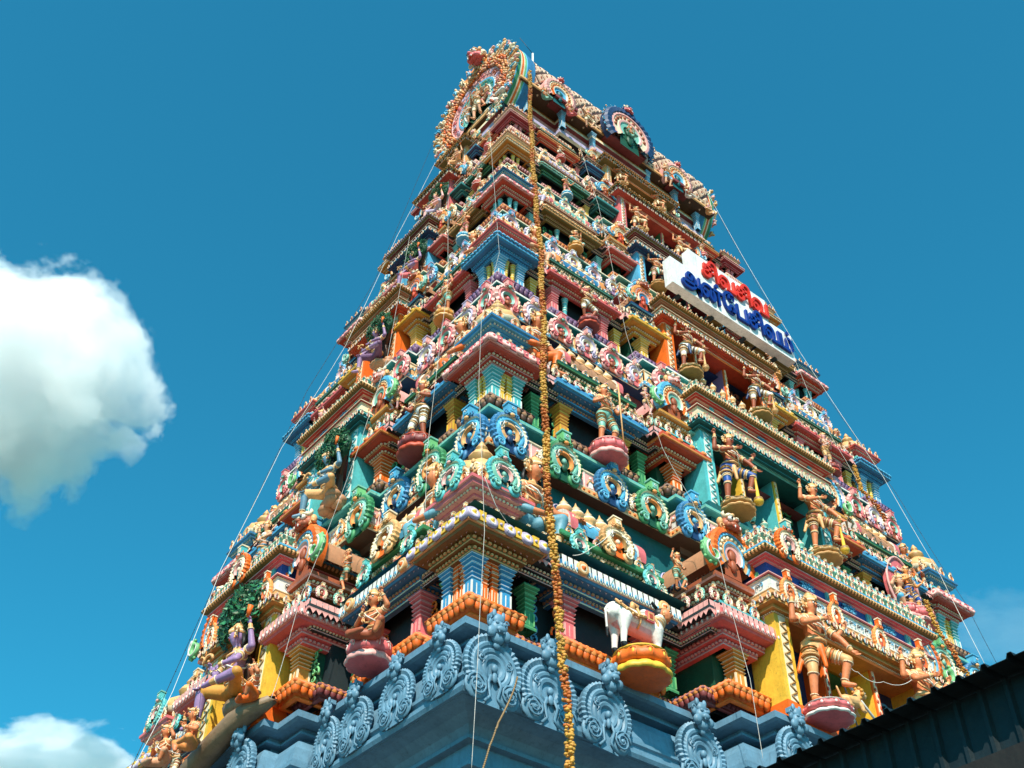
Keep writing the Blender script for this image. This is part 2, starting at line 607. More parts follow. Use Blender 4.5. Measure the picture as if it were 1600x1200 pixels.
def scroll_panel(c, w, h, seed):
    mb = MB()
    r = random.Random(seed)
    z = .12 * h
    sx = 1
    mb.tube([(0, 0, 0), (.06 * w, 0, .3 * h), (-.06 * w, 0, .6 * h), (0, 0, .95 * h)], .028 * w, c, 4)
    i = 0
    while z < h * .92:
        q = min(w * .27, h * .15) * r.uniform(.8, 1.1)
        for s_ in (-1, 1):
            spiral(mb, (s_ * w * .25, z + s_ * .02 * h), q, c, 1.4, .24, s_ * (1 if i % 2 else -1), r.uniform(0, 6), None, -.01, 4)
        z += q * 1.75
        i += 1
    return mb


def kirti(a, b, c):
    """leering lion face crest, about 1 wide"""
    mb = MB()
    mb.ell((0, 0, .35), (.42, .36, .36), a, 12, 8)
    mb.ell((0, -.30, .18), (.30, .22, .18), a, 10, 6)
    mb.ell((0, -.46, .33), (.12, .12, .1), a, 8, 6)
    mb.ell((0, -.42, .08), (.2, .1, .06), 'red', 8, 5)
    for s_ in (-1, 1):
        mb.ell((s_ * .2, -.36, .45), (.13, .1, .12), 'white', 8, 6)
        mb.ell((s_ * .2, -.45, .45), (.055, .04, .055), 'black', 6, 4)
        mb.ell((s_ * .26, -.28, .14), (.17, .16, .15), a, 8, 6)
        mb.ell((s_ * .45, 0, .4), (.12, .15, .2), b, 8, 5)
        mb.tube([(s_ * .2, -.1, .62), (s_ * .34, -.08, .82), (s_ * .2, -.05, 1.0)], [.1, .08, .03], c, 6)
        spiral(mb, (s_ * .5, .12), .16, b, 1.3, .3, s_, 0, None, -.1, 5)
        mb.tube([(s_ * .12, -.38, .6), (s_ * .25, -.36, .64), (s_ * .34, -.28, .56)], .045, c, 5)
        mb.ell((s_ * .14, -.5, .03), (.03, .03, .08), 'white', 5, 4)
    mb.ell((0, -.1, .75), (.2, .2, .18), c, 8, 6)
    mb.ell((0, -.3, .72), (.1, .1, .1), b, 7, 5)
    return mb


def gable(c1, c2, c3, c4, c5, c6):
    """large horseshoe gable, radius 1: outer, line, bead band, bead, inner, cavity"""
    mb = MB()
    n = 40
    a0, a1 = R(-40), R(220)
    prof = [(1.03, .3, c1), (1.05, -.05, c1), (.98, -.18, c1), (.82, -.2, c1), (.80, -.12, c2), (.72, -.14, c2), (.70, -.08, c3), (.52, -.08, c3), (.50, -.13, c2), (.43, -.12, 'white'), (.41, -.06, c5), (.26, -.05, c5), (.24, .05, c6)]
    vs = []
    for j, (r, y, _) in enumerate(prof):
        for i in range(n + 1):
            t = a0 + (a1 - a0) * i / n
            yy = y + (.05 if (1 <= j < 4 and i % 2) else 0)
            vs.append((r * math.cos(t), yy, r * math.sin(t)))
    fs = []
    ms = []
    for j in range(len(prof) - 1):
        for i in range(n):
            fs.append((j * (n + 1) + i, j * (n + 1) + i + 1, (j + 1) * (n + 1) + i + 1, (j + 1) * (n + 1) + i))
            ms.append(prof[j][2])
    mb.add(vs, fs, ms)
    for i in range(11):
        t = R(0) + R(180) * i / 10
        mb.ell((.61 * math.cos(t), -.1, .61 * math.sin(t)), (.07, .06, .07), c4, 7, 5)
    mb.add([(.42 * math.cos(2 * pi * i / 14), .0, .42 * math.sin(2 * pi * i / 14)) for i in range(14)], [tuple(range(14))], c6)
    mb.add([(-.35, .02, -.1), (.35, .02, -.1), (.4, .02, -.75), (-.4, .02, -.75)], [(0, 1, 2, 3)], c6)
    mb.ell((0, -.03, .02), (.16, .1, .22), c6, 8, 6)
    mb.ell((0, -.03, -.35), (.14, .1, .22), c6, 8, 6)
    return mb


def makara(c1, c2):
    """curled leaf tail that closes the foot of a gable, toward -x"""
    mb = MB()
    pts = []
    rr = []
    for i in range(22):
        t = i / 21
        a = R(120 + 330 * t)
        rad = .52 * (1 - .72 * t)
        pts.append((-.3 + rad * math.cos(a), -.12 - .08 * t, .1 + rad * math.sin(a)))
        rr.append(.17 * (1 - .75 * t) + .03)
    mb.tube(pts, rr, c1, 7)
    mb.tube([(p[0], p[1] - r * .9, p[2]) for p, r in zip(pts, rr)], [r * .28 for r in rr], c2, 4)
    for i in range(0, 12, 2):
        p = pts[i]
        a = R(120 + 330 * i / 21)
        mb.ell((p[0] + .16 * math.cos(a), p[1], p[2] + .16 * math.sin(a)), .085, c1, 6, 5)
    return mb


def swirl_unit(a, b, seed):
    mb = MB()
    r = random.Random(seed)
    spiral(mb, (0, .2), .3, a, 1.3, .32, r.choice((-1, 1)), r.uniform(0, 6), None, 0, 6)
    for i in range(6):
        mb.ell((r.uniform(-.35, .35), r.uniform(-.1, .05), r.uniform(-.3, .55)), (r.uniform(.08, .17), .12, r.uniform(.08, .2)), r.choice((a, a, b, 'gold')), 6, 5)
    mb.tube([(-.2, -.05, -.3), (.1, -.1, 0), (-.1, -.1, .3), (.15, 0, .6)], [.08, .1, .07, .03], b, 5)
    return mb


# ------------------------------------------------------------------ figures (front faces -y, +x is the viewer's right, unit height 1)
def sdf_body(name, caps, voxel):
    """caps: list of (a, b, ra, rb, role, bands) -> remeshed continuous body with painted regions"""
    mb = MB()
    for (a, b, ra, rb, role, bands) in caps:
        a, b = Vector(a), Vector(b)
        n = 10
        d = b - a
        L = d.length
        if L < 1e-6:
            mb.ell(a, ra if not hasattr(ra, '__len__') else ra, 'white', 12, 8)
            continue
        pts = [a - d / L * ra * .9, a - d / L * ra * .55] + [a + d * t for t in (0, .33, .66, 1)] + [b + d / L * rb * .55, b + d / L * rb * .9]
        rr = [ra * .4, ra * .83, ra, ra + (rb - ra) * .33, ra + (rb - ra) * .66, rb, rb * .83, rb * .4]
        mb.tube(pts, rr, 'white', n)
    me = mb.mesh('tmp')
    o = bpy.data.objects.new('tmp', me)
    C.objects.link(o)
    md = o.modifiers.new('r', 'REMESH')
    md.mode = 'VOXEL'
    md.voxel_size = voxel
    sm = o.modifiers.new('s', 'SMOOTH')
    sm.factor = .5
    sm.iterations = 2
    dg = bpy.context.evaluated_depsgraph_get()
    ev = o.evaluated_get(dg)
    m2 = bpy.data.meshes.new_from_object(ev)
    vs = np.empty(len(m2.vertices) * 3)
    m2.vertices.foreach_get('co', vs)
    vs = vs.reshape(-1, 3)
    fs = [tuple(p.vertices) for p in m2.polygons]
    bpy.data.objects.remove(o)
    bpy.data.meshes.remove(me)
    bpy.data.meshes.remove(m2)
    fc = np.array([vs[list(f)].mean(0) for f in fs])
    best = np.full(len(fs), 1e9)
    role = np.zeros(len(fs), int)
    roles = []
    for (a, b, ra, rb, rl, bands) in caps:
        a, b = np.array(a, float), np.array(b, float)
        d = b - a
        L2 = d @ d
        if L2 < 1e-9:
            t = np.zeros(len(fs))
            r0 = np.mean(ra) if hasattr(ra, '__len__') else ra
            if hasattr(ra, '__len__'):
                q = (fc - a) / np.array(ra)
                dist = (np.linalg.norm(q, axis=1) - 1) * r0
            else:
                dist = np.linalg.norm(fc - a, axis=1) - ra
        else:
            t = np.clip((fc - a) @ d / L2, 0, 1)
            dist = np.linalg.norm(fc - (a + t[:, None] * d), axis=1) - (ra + (rb - ra) * t)
        k = dist < best
        best[k] = dist[k]
        if rl not in roles:
            roles.append(rl)
        role[k] = roles.index(rl)
        for (t0, t1, m) in bands or ():
            if m not in roles:
                roles.append(m)
            q = k & (t >= t0) & (t <= t1)
            role[q] = roles.index(m)
    out = MB()
    out.add(vs.tolist(), fs, [roles[i] for i in role], True)
    return out


def ring(mb, c, d, r, th, m, n=10):
    d = Vector(d).normalized()
    x = d.orthogonal().normalized()
    y = d.cross(x)
    pts = [Vector(c) + (x * math.cos(2 * pi * i / n) + y * math.sin(2 * pi * i / n)) * r for i in range(n + 1)]
    mb.tube(pts, th, m, 5, None, False)


def hand(mb, wrist, dirn, palm_n, sz, m, curl=.35):
    """palm with four fingers and a thumb"""
    d = Vector(dirn).normalized()
    nn = Vector(palm_n)
    nn = (nn - d * nn.dot(d)).normalized()
    s_ = d.cross(nn)
    wv = Vector(wrist)
    pc = wv + d * sz * .45
    pts = [wv, wv + d * sz * .25, wv + d * sz * .55, wv + d * sz * .85]
    M = Matrix((s_, nn, d)).transposed().to_4x4()
    M.translation = pc
    mb.ell((0, 0, 0), (sz * .40, sz * .20, sz * .52), m, 8, 6, M)
    for i, (off, ln) in enumerate(((-.30, .62), (-.10, .75), (.10, .70), (.29, .52))):
        p0 = pc + s_ * off * sz + d * sz * .38
        p1 = p0 + (d * math.cos(curl) + nn * math.sin(curl)) * sz * ln * .5
        p2 = p1 + (d * math.cos(curl * 2.2) + nn * math.sin(curl * 2.2)) * sz * ln * .5
        mb.tube([p0, p1, p2], [sz * .11, sz * .10, sz * .07], m, 5)
    p0 = pc - s_ * sz * .34 - d * sz * .1
    mb.tube([p0, p0 - s_ * sz * .25 + d * sz * .25, p0 - s_ * sz * .22 + d * sz * .52 + nn * sz * .1], [sz * .13, sz * .11, sz * .08], m, 5)


def head_parts(mb, c, r, yawd, tilt=0, beard=False):
    """painted face details on a head of radius r at c, turned yawd degrees toward +x"""
    M = T(*c) @ RZ(yawd) @ RX(tilt)
    for s_ in (-1, 1):
        mb.ell((s_ * r * .36, -r * .84, r * .06), (r * .26, r * .14, r * .15), 'white', 8, 5, M)
        mb.ell((s_ * r * .36, -r * .93, r * .06), (r * .11, r * .06, r * .12), 'black', 6, 4, M)
        mb.tube([(s_ * r * .12, -r * .92, r * .26), (s_ * r * .36, -r * .93, r * .36), (s_ * r * .62, -r * .76, r * .24)], r * .065, 'black', 4, M)
        mb.ell((s_ * r * 1.0, -r * .05, -r * .12), (r * .16, r * .2, r * .3), 'gold', 7, 5, M)
        mb.ell((s_ * r * 1.06, -r * .1, -r * .55), (r * .15, r * .13, r * .2), 'gold', 7, 5, M)
    mb.ell((0, -r * .90, -r * .42), (r * .28, r * .11, r * .10), 'red', 8, 5, M)
    mb.ell((0, -r * .97, r * .36), (r * .05, r * .04, r * .14), 'red', 5, 4, M)
    if beard:
        mb.tube([(-r * .5, -r * .88, -r * .28), (0, -r * .98, -r * .24), (r * .5, -r * .88, -r * .28)], r * .07, 'black', 4, M)


def crown(tall):
    mb = MB()
    t = tall
    mb.lathe([(.9, -.15, 'gold'), (1.05, .05, 'gold'), (1.0, .15, 'cream'), (1.05, .25, 'gold'), (.88, .4, 'gold'), (.92, .55 * t, 'cream'), (.72, .7 * t, 'gold'), (.76, .85 * t, 'gold'), (.5, 1.05 * t, 'gold'),
              (.55, 1.15 * t, 'cream'), (.3, 1.3 * t, 'goldd'), (.34, 1.45 * t, 'goldd'), (.01, 1.65 * t, 'goldd')], 14)
    mb.tube([(0, -1.0, .1), (0, -1.08, .45), (0, -.85, .9 * t)], [.25, .2, .05], 'gold', 6)
    mb.ell((0, -1.12, .38), (.1, .06, .14), 'red', 6, 4)
    for s_ in (-1, 1):
        # ear wheels
        Q = T(s_ * 1.15, .25, -.35)
        mb.lathe([(.62, -.1, 'gold'), (.66, .05, 'gold'), (.5, .14, 'cream'), (.38, .08, 'gold'), (.2, .16, 'gold'), (.01, .18, 'red')], 12, Q @ RX(90) @ S(1, 1, 1), False)
        for i in range(7):
            a = R(-60 + 40 * i) if s_ > 0 else R(240 - 40 * i)
            mb.ell((s_ * 1.15 + .68 * math.cos(a), .2, -.35 + .68 * math.sin(a)), .13, 'cream', 6, 4)
        mb.tube([(s_ * 1.0, -.2, .1), (s_ * 1.35, -.2, .35), (s_ * 1.3, -.1, .7)], [.14, .12, .03], 'gold', 5)
    return mb


def limb(a, b, ra, rb, role, bands=None):
    return (a, b, ra, rb, role, bands)


def ball(c, r, role):
    return (c, c, r, 0, role, None)


BB = [(.42, .56, 'gold')]
WR = [(.82, 1, 'gold')]


def torso(p, ch, nk, hd, r=.07, fem=False):
    """pelvis, chest, neck, head points"""
    p, ch, nk, hd = Vector(p), Vector(ch), Vector(nk), Vector(hd)
    ws = p.lerp(ch, .45)
    return [limb(p, ws, .085, .062, 'cloth', [(.3, .62, 'gold')]), limb(ws, ch, .064, .085, 'skin'), limb(ch + Vector((-.07, 0, .01)), ch + Vector((.07, 0, .01)), .062, .062, 'skin'),
            limb(ch, nk, .06, .034, 'skin', [(.45, 1, 'gold')]), limb(nk, hd, .034, .03, 'skin'), (hd, hd, (r * .92, r * .98, r * 1.15), 0, 'skin', None),
            ball(hd + Vector((0, -.006, -.045)), r * .62, 'skin')] + ([ball(ch + Vector((s_ * .045, -.055, -.01)), .042, 'cloth2') for s_ in (-1, 1)] if fem else [])


def nose(hd, r, yawd):
    v = Vector((math.sin(R(yawd)), -math.cos(R(yawd)), 0))
    h = Vector(hd)
    return [limb(h + v * r * .9 + Vector((0, 0, r * .12)), h + v * r * 1.05 + Vector((0, 0, -r * .15)), r * .10, r * .16, 'skin')]


def finish(caps, voxel, hd, r, yawd, hands, jewels, beard=False, key=''):
    caps = caps + nose(hd, r, yawd)
    mb = sdf_body(key, caps, voxel)
    head_parts(mb, hd, r, yawd, 0, beard)
    for (a, b, ra, rb, rl, bands) in caps:
        a, b = Vector(a), Vector(b)
        if (b - a).length < .03:
            continue
        for (t0, t1, m_) in bands or ():
            for t in (t0, t1):
                if 0 < t < 1:
                    ring(mb, a.lerp(b, t), b - a, (ra + (rb - ra) * t) * 1.06, .0055, 'cream' if m_ == 'gold' else 'goldd', 10)
        if rl == 'skin' and ra == rb == .062:
            for s_ in (-1, 1):
                c_ = a if s_ < 0 else b
                mb.ell((c_.x * 1.12, c_.y, c_.z + .02), (.055, .058, .040), 'gold', 9, 6)
                ring(mb, (c_.x * 1.15, c_.y, c_.z), (1, 0, .6), .055, .007, 'cream', 10)
    for s_ in (-1, 1):
        mb.tube([(hd[0] + s_ * r * .85, hd[1] + .03, hd[2] + .01), (hd[0] + s_ * r * 1.25, hd[1] + .03, hd[2] - r * .9), (hd[0] + s_ * r * 1.3, hd[1] + .02, hd[2] - r * 1.7)], [r * .3, r * .26, r * .1], 'black', 6)
    for (wv, d, nn) in hands:
        hand(mb, wv, d, nn, .055, 'skin')
    for (c, d, rr, th, m) in jewels:
        ring(mb, c, d, rr, th, m)
    return mb


def necklace(ch):
    c = Vector(ch)
    return [(c + Vector((0, -.03, .03)), (0, -.75, 1), .068, .010, 'gold'), (c + Vector((0, -.035, -.01)), (0, -1, .75), .088, .008, 'cream'), (c + Vector((0, -.03, -.05)), (0, -1, .45), .105, .010, 'gold'),
            (c + Vector((.01, -.01, -.07)), (.6, -.2, .7), .105, .007, 'white')]


def arm(sh, el, wr, role='skin', k=1.0):
    return [limb(sh, el, .037 * k, .029 * k, role, [(.35, .6, 'gold')]), limb(el, wr, .029 * k, .020 * k, role, [(.78, 1, 'gold')])]


def leg(hp, kn, an, to, c1='cloth', split=.6, low='skin', k=1.0):
    st = [(.12, .22, 'cloth2'), (.36, .46, 'cloth2'), (.60, .72, 'gold')]
    return [limb(hp, kn, .068 * k, .044 * k, c1, st), limb(kn, an, .044 * k, .026 * k, low, [(0, .12, 'gold'), (.85, 1, 'gold')]), limb(an, to, .027 * k, .020 * k, 'skin')]


def fig_guardian():
    hd = (.02, -.02, .93)
    c = torso((0, 0, .54), (.01, -.01, .76), (.01, -.01, .85), hd, .062)
    c += leg((-.065, 0, .52), (-.095, -.03, .29), (-.10, .0, .05), (-.12, -.08, .02))
    c += leg((.065, 0, .52), (.20, -.15, .42), (.16, -.10, .22), (.20, -.17, .19))
    c += arm((-.115, 0, .79), (-.23, -.03, .72), (-.23, -.06, .90))            # raised
    c += arm((.115, 0, .79), (.25, -.02, .70), (.33, -.06, .80))
    c += arm((-.105, -.02, .77), (-.19, -.12, .66), (-.03, -.17, .72))        # across the chest
    c += arm((.105, -.02, .77), (.20, -.12, .62), (.22, -.19, .50))           # on the knee
    c += [limb((0, -.07, .52), (0, -.09, .33), .03, .018, 'cloth2'), limb((-.07, .03, .55), (-.17, .05, .30), .03, .02, 'cloth2')]
    h = [((-.23, -.06, .90), (-.05, 0, 1), (0, -1, 0)), ((.33, -.06, .80), (.5, 0, 1), (0, -1, 0)), ((-.03, -.17, .72), (1, -.3, .3), (0, -1, 0)), ((.22, -.19, .50), (.5, -.4, -.7), (0, -1, 0))]
    return finish(c, .0115, hd, .062, 12, h, necklace((.01, -.01, .77)) + [((0, 0, .575), (0, 0, 1), .098, .015, 'gold'), ((-.08, -.015, .42), (0.1, 0, 1), .07, .01, 'gold')], True)


def fig_stand():
    hd = (-.01, -.02, .93)
    c = torso((0, 0, .54), (-.01, -.01, .76), (-.01, -.01, .85), hd, .062)
    c += leg((-.06, 0, .52), (-.08, -.03, .29), (-.09, .0, .05), (-.10, -.08, .02))
    c += leg((.06, 0, .52), (.12, -.07, .30), (.10, .02, .05), (.15, -.06, .02))
    c += arm((-.11, 0, .79), (-.19, -.03, .66), (-.07, -.14, .72))
    c += arm((.11, 0, .79), (.19, -.05, .64), (.25, -.14, .70))
    h = [((-.07, -.14, .72), (.6, -.3, 1), (0, -1, 0)), ((.25, -.14, .70), (.3, -.5, .8), (-1, 0, 0))]
    return finish(c, .0135, hd, .062, 0, h, necklace((-.01, -.01, .77)) + [((0, 0, .575), (0, 0, 1), .098, .014, 'gold')])


def fig_dancer():
    hd = (.03, -.02, .92)
    c = torso((-.02, 0, .53), (.02, -.01, .75), (.02, -.01, .84), hd, .062, True)
    c += leg((-.07, 0, .51), (-.14, -.06, .30), (-.07, .0, .05), (-.12, -.08, .02))
    c += leg((.05, 0, .51), (.18, -.08, .36), (.10, -.02, .16), (.18, -.08, .12))
    c += arm((-.09, 0, .78), (-.20, -.02, .80), (-.16, -.05, .97))
    c += arm((.12, 0, .78), (.22, -.04, .68), (.14, -.13, .62))
    h = [((-.16, -.05, .97), (.4, 0, 1), (0, -1, 0)), ((.14, -.13, .62), (-.6, -.4, -.4), (0, -1, 0))]
    return finish(c, .0135, hd, .062, -10, h, necklace((.02, -.01, .76)) + [((-.02, 0, .57), (.2, 0, 1), .094, .014, 'gold')])


def fig_seated():
    """large figure sitting on a ledge; hip height 0; viewer's right arm stretched out"""
    hd = (.04, -.05, .50)
    c = torso((0, .02, .06), (.02, -.02, .31), (.03, -.03, .41), hd, .072)
    c += [limb((-.06, 0, .03), (-.26, -.08, .05), .066, .046, 'cloth', [(.3, .4, 'cloth2')]), limb((-.26, -.08, .05), (-.12, -.20, -.02), .046, .032, 'cloth'), limb((-.12, -.20, -.02), (-.02, -.24, -.03), .03, .022, 'skin')]
    c += [limb((.07, 0, .03), (.25, -.12, .11), .066, .046, 'cloth', [(.3, .4, 'cloth2')]), limb((.25, -.12, .11), (.20, -.10, -.13), .046, .032, 'cloth', [(.7, 1, 'cloth2')]), limb((.20, -.10, -.13), (.30, -.16, -.17), .03, .022, 'skin')]
    c += arm((-.11, 0, .34), (-.20, .0, .18), (-.26, -.04, .02), k=1.1)
    c += arm((.14, 0, .34), (.24, -.04, .20), (.41, -.10, .20), k=1.1)
    h = [((-.26, -.04, .02), (-.2, -.5, -.3), (0, 0, 1)), ((.41, -.10, .20), (1, -.3, -.2), (0, 0, -1))]
    j = necklace((.02, -.02, .33)) + [((0, .02, .12), (0, 0, 1), .095, .014, 'gold')]
    return finish(c, .0115, hd, .072, 22, h, j)


def fig_lalita():
    """deity sitting with one leg hanging, four arms"""
    hd = (0, -.05, .55)
    c = torso((0, .02, .08), (0, -.02, .34), (0, -.03, .45), hd, .068)
    c += [limb((-.06, 0, .06), (-.25, -.16, .10), .075, .055, 'cloth'), limb((-.25, -.16, .10), (-.28, -.15, -.20), .055, .032, 'skin', [(.8, 1, 'gold')]), limb((-.28, -.15, -.20), (-.32, -.24, -.24), .032, .022, 'skin')]
    c += [limb((.06, 0, .06), (.27, -.12, .08), .075, .052, 'cloth'), limb((.27, -.12, .08), (.06, -.22, .04), .052, .032, 'skin', [(.8, 1, 'gold')]), limb((.06, -.22, .04), (-.04, -.25, .03), .03, .022, 'skin')]
    c += arm((-.12, 0, .38), (-.26, -.02, .26), (-.34, -.08, .36), k=1.1)
    c += arm((.12, 0, .38), (.26, -.02, .36), (.24, -.06, .56), k=1.1)
    c += arm((.11, -.03, .36), (.22, -.12, .22), (.08, -.20, .20), k=1.0)
    c += arm((-.11, -.03, .36), (-.20, -.10, .22), (-.22, -.18, .12), k=1.0)
    h = [((-.34, -.08, .36), (-.2, -.2, 1), (0, -1, 0)), ((.24, -.06, .56), (.0, -.2, 1), (0, -1, 0)), ((.08, -.20, .20), (-.8, -.3, -.6), (0, -1, 0)), ((-.22, -.18, .12), (-.2, -.6, -.5), (0, 0, 1))]
    j = necklace((0, -.02, .36)) + [((0, .02, .13), (0, 0, 1), .095, .016, 'gold')]
    mb = finish(c, .0115, hd, .068, -38, h, j)
    mb.tube([(.24, -.1, .62), (.27, -.1, .72)], [.014, .027], 'orange', 6)
    spiral(mb, (-.38, .46), .07, 'gold', 1.3, .22, 1, 0, None, -.1, 5)
    return mb


def fig_kneel():
    hd = (0, -.05, .46)
    c = torso((0, .02, .06), (0, -.02, .27), (0, -.03, .36), hd, .072)
    c += [limb((-.06, 0, .05), (-.22, -.14, .04), .075, .055, 'cloth'), limb((-.22, -.14, .04), (-.02, -.18, .02), .05, .03, 'cloth'), limb((.06, 0, .05), (.20, -.14, .10), .075, .05, 'cloth'),
          limb((.20, -.14, .10), (.14, -.14, -.02), .045, .03, 'skin')]
    c += arm((-.11, 0, .30), (-.20, -.06, .18), (-.04, -.17, .24), k=1.1)
    c += arm((.11, 0, .30), (.20, -.04, .34), (.15, -.10, .47), k=1.1)
    h = [((-.04, -.17, .24), (.5, -.3, .9), (0, -1, 0)), ((.15, -.10, .47), (0, -.2, 1), (0, -1, 0))]
    return finish(c, .0145, hd, .072, 0, h, necklace((0, -.02, .29)) + [((0, .02, .11), (0, 0, 1), .092, .014, 'gold')])


def fig_cow():
    """white cow with a woman's head, body along +x, feet at z=0, about 1 long"""
    c = [limb((-.36, 0, .60), (.30, 0, .60), .17, .165, 'white'), limb((-.40, 0, .66), (-.30, 0, .52), .13, .13, 'white'), limb((.12, 0, .74), (.24, 0, .76), .08, .07, 'white'),
         limb((.30, 0, .66), (.46, -.01, .86), .13, .085, 'white'), limb((.30, 0, .46), (-.30, 0, .48), .11, .12, 'pinkl')]
    for x, y in ((-.31, -.10), (-.29, .10), (.27, -.09), (.28, .09)):
        f = -.04 if x < 0 else .0
        c += [limb((x, y, .52), (x + f + .02, y, .30), .115, .060, 'white'), limb((x + f + .02, y, .30), (x + f, y, .06), .055, .040, 'white'), limb((x + f, y, .05), (x + f + .02, y, .01), .042, .045, 'black')]
    hd = (.52, -.05, .94)
    c += [limb((.45, -.02, .84), hd, .07, .06, 'skin'), (hd, hd, (.10, .105, .125), 0, 'skin', None), ball((.52, -.07, .88), .07, 'skin'), ball((.49, .02, .97), .115, 'black')]
    c += [limb((-.50, 0, .68), (-.56, 0, .60), .025, .02, 'white'), limb((-.56, 0, .60), (-.55, -.01, .25), .02, .018, 'white'), limb((-.55, -.01, .25), (-.55, -.01, .12), .03, .015, 'black')]
    v = Vector((math.sin(R(35)), -math.cos(R(35)), 0))
    c += [limb(Vector(hd) + v * .10, Vector(hd) + v * .115 + Vector((0, 0, -.02)), .012, .018, 'skin')]
    mb = sdf_body('cow', c, .017)
    head_parts(mb, hd, .105, 35)
    for p0, p1 in (((-.35, -.172, .62), (-.05, -.175, .55)),):
        pts = [(-.47, -.11, .76), (-.34, -.175, .64), (-.16, -.19, .58), (.02, -.185, .62), (.14, -.14, .76)]
        mb.tube(pts, .018, 'gold', 6)
        mb.tube([(x, y - .006, z - .035) for x, y, z in pts], .014, 'goldd', 6)
    for i in range(6):
        t = i / 5
        mb.ell((-.44 + .5 * t, -.185 - .01 * math.sin(pi * t), .68 - .13 * math.sin(pi * t)), (.02, .02, .028), 'gold', 6, 4)
    for x in (-.10, .22):
        mb.tube([(x, -.14, .74), (x + .01, -.185, .6), (x + .02, -.165, .48), (x + .02, -.1, .40)], .017, 'gold', 5)
    for x0, x1 in ((.02, .16),):
        mb.box(x0, x1, -.20, -.165, .56, .74, 'pink')
        mb.box(x0 + .02, x1 - .02, -.206, -.195, .58, .72, 'gold')
        mb.box(x0 + .04, x1 - .04, -.212, -.2, .61, .69, 'red')
    for k in range(5):
        ring(mb, (.36 + .03 * k, -.01, .74 + .035 * k - .02), (.6, 0, .8), .125 - .012 * k, .012, ('gold', 'cream')[k % 2], 14)
    mb.tube([(-.05, 0, .80), (-.06, -.02, .92), (.03, -.02, .90), (.02, -.01, .83)], [.05, .035, .03, .02], 'gold', 6)
    mb.ell((.14, -.02, .84), (.06, .06, .05), 'white', 8, 5)
    mb.tube([(.42, 0, 1.06), (.36, .02, 1.16), (.33, .02, 1.10)], [.03, .025, .01], 'black', 6)
    mb.ell((.52, -.02, 1.07), (.07, .07, .045), 'gold', 8, 5)
    mb.ell((.02, -.02, .06), (.05, .05, .09), 'black', 8, 6)
    mb.lathe([(.07, 0, 'grey'), (.07, .05, 'grey'), (.03, .1, 'grey'), (.01, .2, 'grey')], 10, T(-.05, -.02, 0))
    return mb


def fig_lion():
    c = [limb((-.2, 0, .16), (.16, 0, .22), .13, .14, 'cloth'), limb((.16, 0, .24), (.28, -.03, .42), .12, .10, 'cloth'), ball((.32, -.05, .46), .12, 'cloth'), ball((.42, -.08, .42), .07, 'cloth')]
    for x, y in ((-.22, -.1), (-.2, .1), (.22, -.1), (.24, .1)):
        c += [limb((x, y, .15), (x + .03, y - .02, .02), .06, .045, 'cloth'), limb((x + .03, y - .02, .02), (x + .1, y - .03, .01), .04, .035, 'cloth')]
    c += [limb((-.32, 0, .2), (-.42, 0, .4), .03, .025, 'cloth')]
    mb = sdf_body('lion', c, .02)
    head_parts(mb, (.36, -.07, .46), .09, 50)
    for i in range(9):
        a = R(i * 40)
        mb.ell((.26 + .0 * i, -.04 + .13 * math.cos(a), .44 + .13 * math.sin(a)), .045, 'cloth2', 6, 4)
    return mb


FIG = {}


def figmesh(kind, mirror, cols):
    """cols: dict role -> paint; returns mesh"""
    key = (kind, mirror, cols)
    if key in FIG:
        return FIG[key]
    mb = proto(globals()['fig_' + kind])[0]
    out = MB()
    out.put(mb, S(-1, 1, 1) if mirror else Matrix.Identity(4))
    if mirror:
        out.f = [f[::-1] for f in out.f]
    cd = dict(cols)
    out.mats = [cd.get(q, q) for q in out.mats]
    nm = {'cow': 'cow_body', 'lion': 'lion_body'}.get(kind, 'body')
    FIG[key] = out.mesh(nm)
    return FIG[key]


# ------------------------------------------------------------------ ground
mb = MB()
mb.add([(-2500, -2500, 0), (2500, -2500, 0), (2500, 2500, 0), (-2500, 2500, 0)], [(0, 1, 2, 3)], 'soil')
link('ground', mb.mesh('ground'), kind='structure')
mb = MB()
mb.box(-14, 48, -8, 44, .004, .12, 'asph')
link('pavement', mb.mesh('pavement'), kind='structure')

# ------------------------------------------------------------------ the tower
CX, CY = 22.6577, 24.057
Kz = [16.04, 22.62, 28.40, 33.05, 36.94, 40.28]
AA = [11.10, 10.0, 9.03, 8.05, 7.22, 6.46]
BB_ = [8.07, 7.12, 6.02, 4.93, 4.04, 3.24]
sb = [1.0] + [(Kz[i] - Kz[i - 1]) / 6.58 for i in range(1, 6)]
sa = [(Kz[i + 1] - Kz[i]) / 6.58 for i in range(5)] + [.43]
OC = [1.03, .23, .18, .17, .2, .2]       # how far the centre bay steps out
TC = [.95, .25, .2, .15, .15, .15]       # how far the third pavilion steps out
DOOR = [(-1.65, .55), (-1.10, .92), (-.92, .55), (-.70, .55), (-.30, .85), (-.35, .5)]
tower = bpy.data.objects.new('temple_tower', None)
C.objects.link(tower)
tower.location = (CX, CY, 0)
tower['label'] = 'tall tapering temple gateway tower crowded with brightly painted pavilions, niches and horseshoe ornaments'
tower['category'] = 'temple tower'
FR = Matrix.Identity(4)
FL = RZ(-90)
PARTS = []        # (name, proto key args, matrix, parent, distance)


def part(name, fn, args, M, parent=None):
    PARTS.append((name, fn, args, M, parent))


def solid(name, mb, parent=None, M=None, **k):
    return link(name, mb.mesh(name), M, parent or tower, **k)


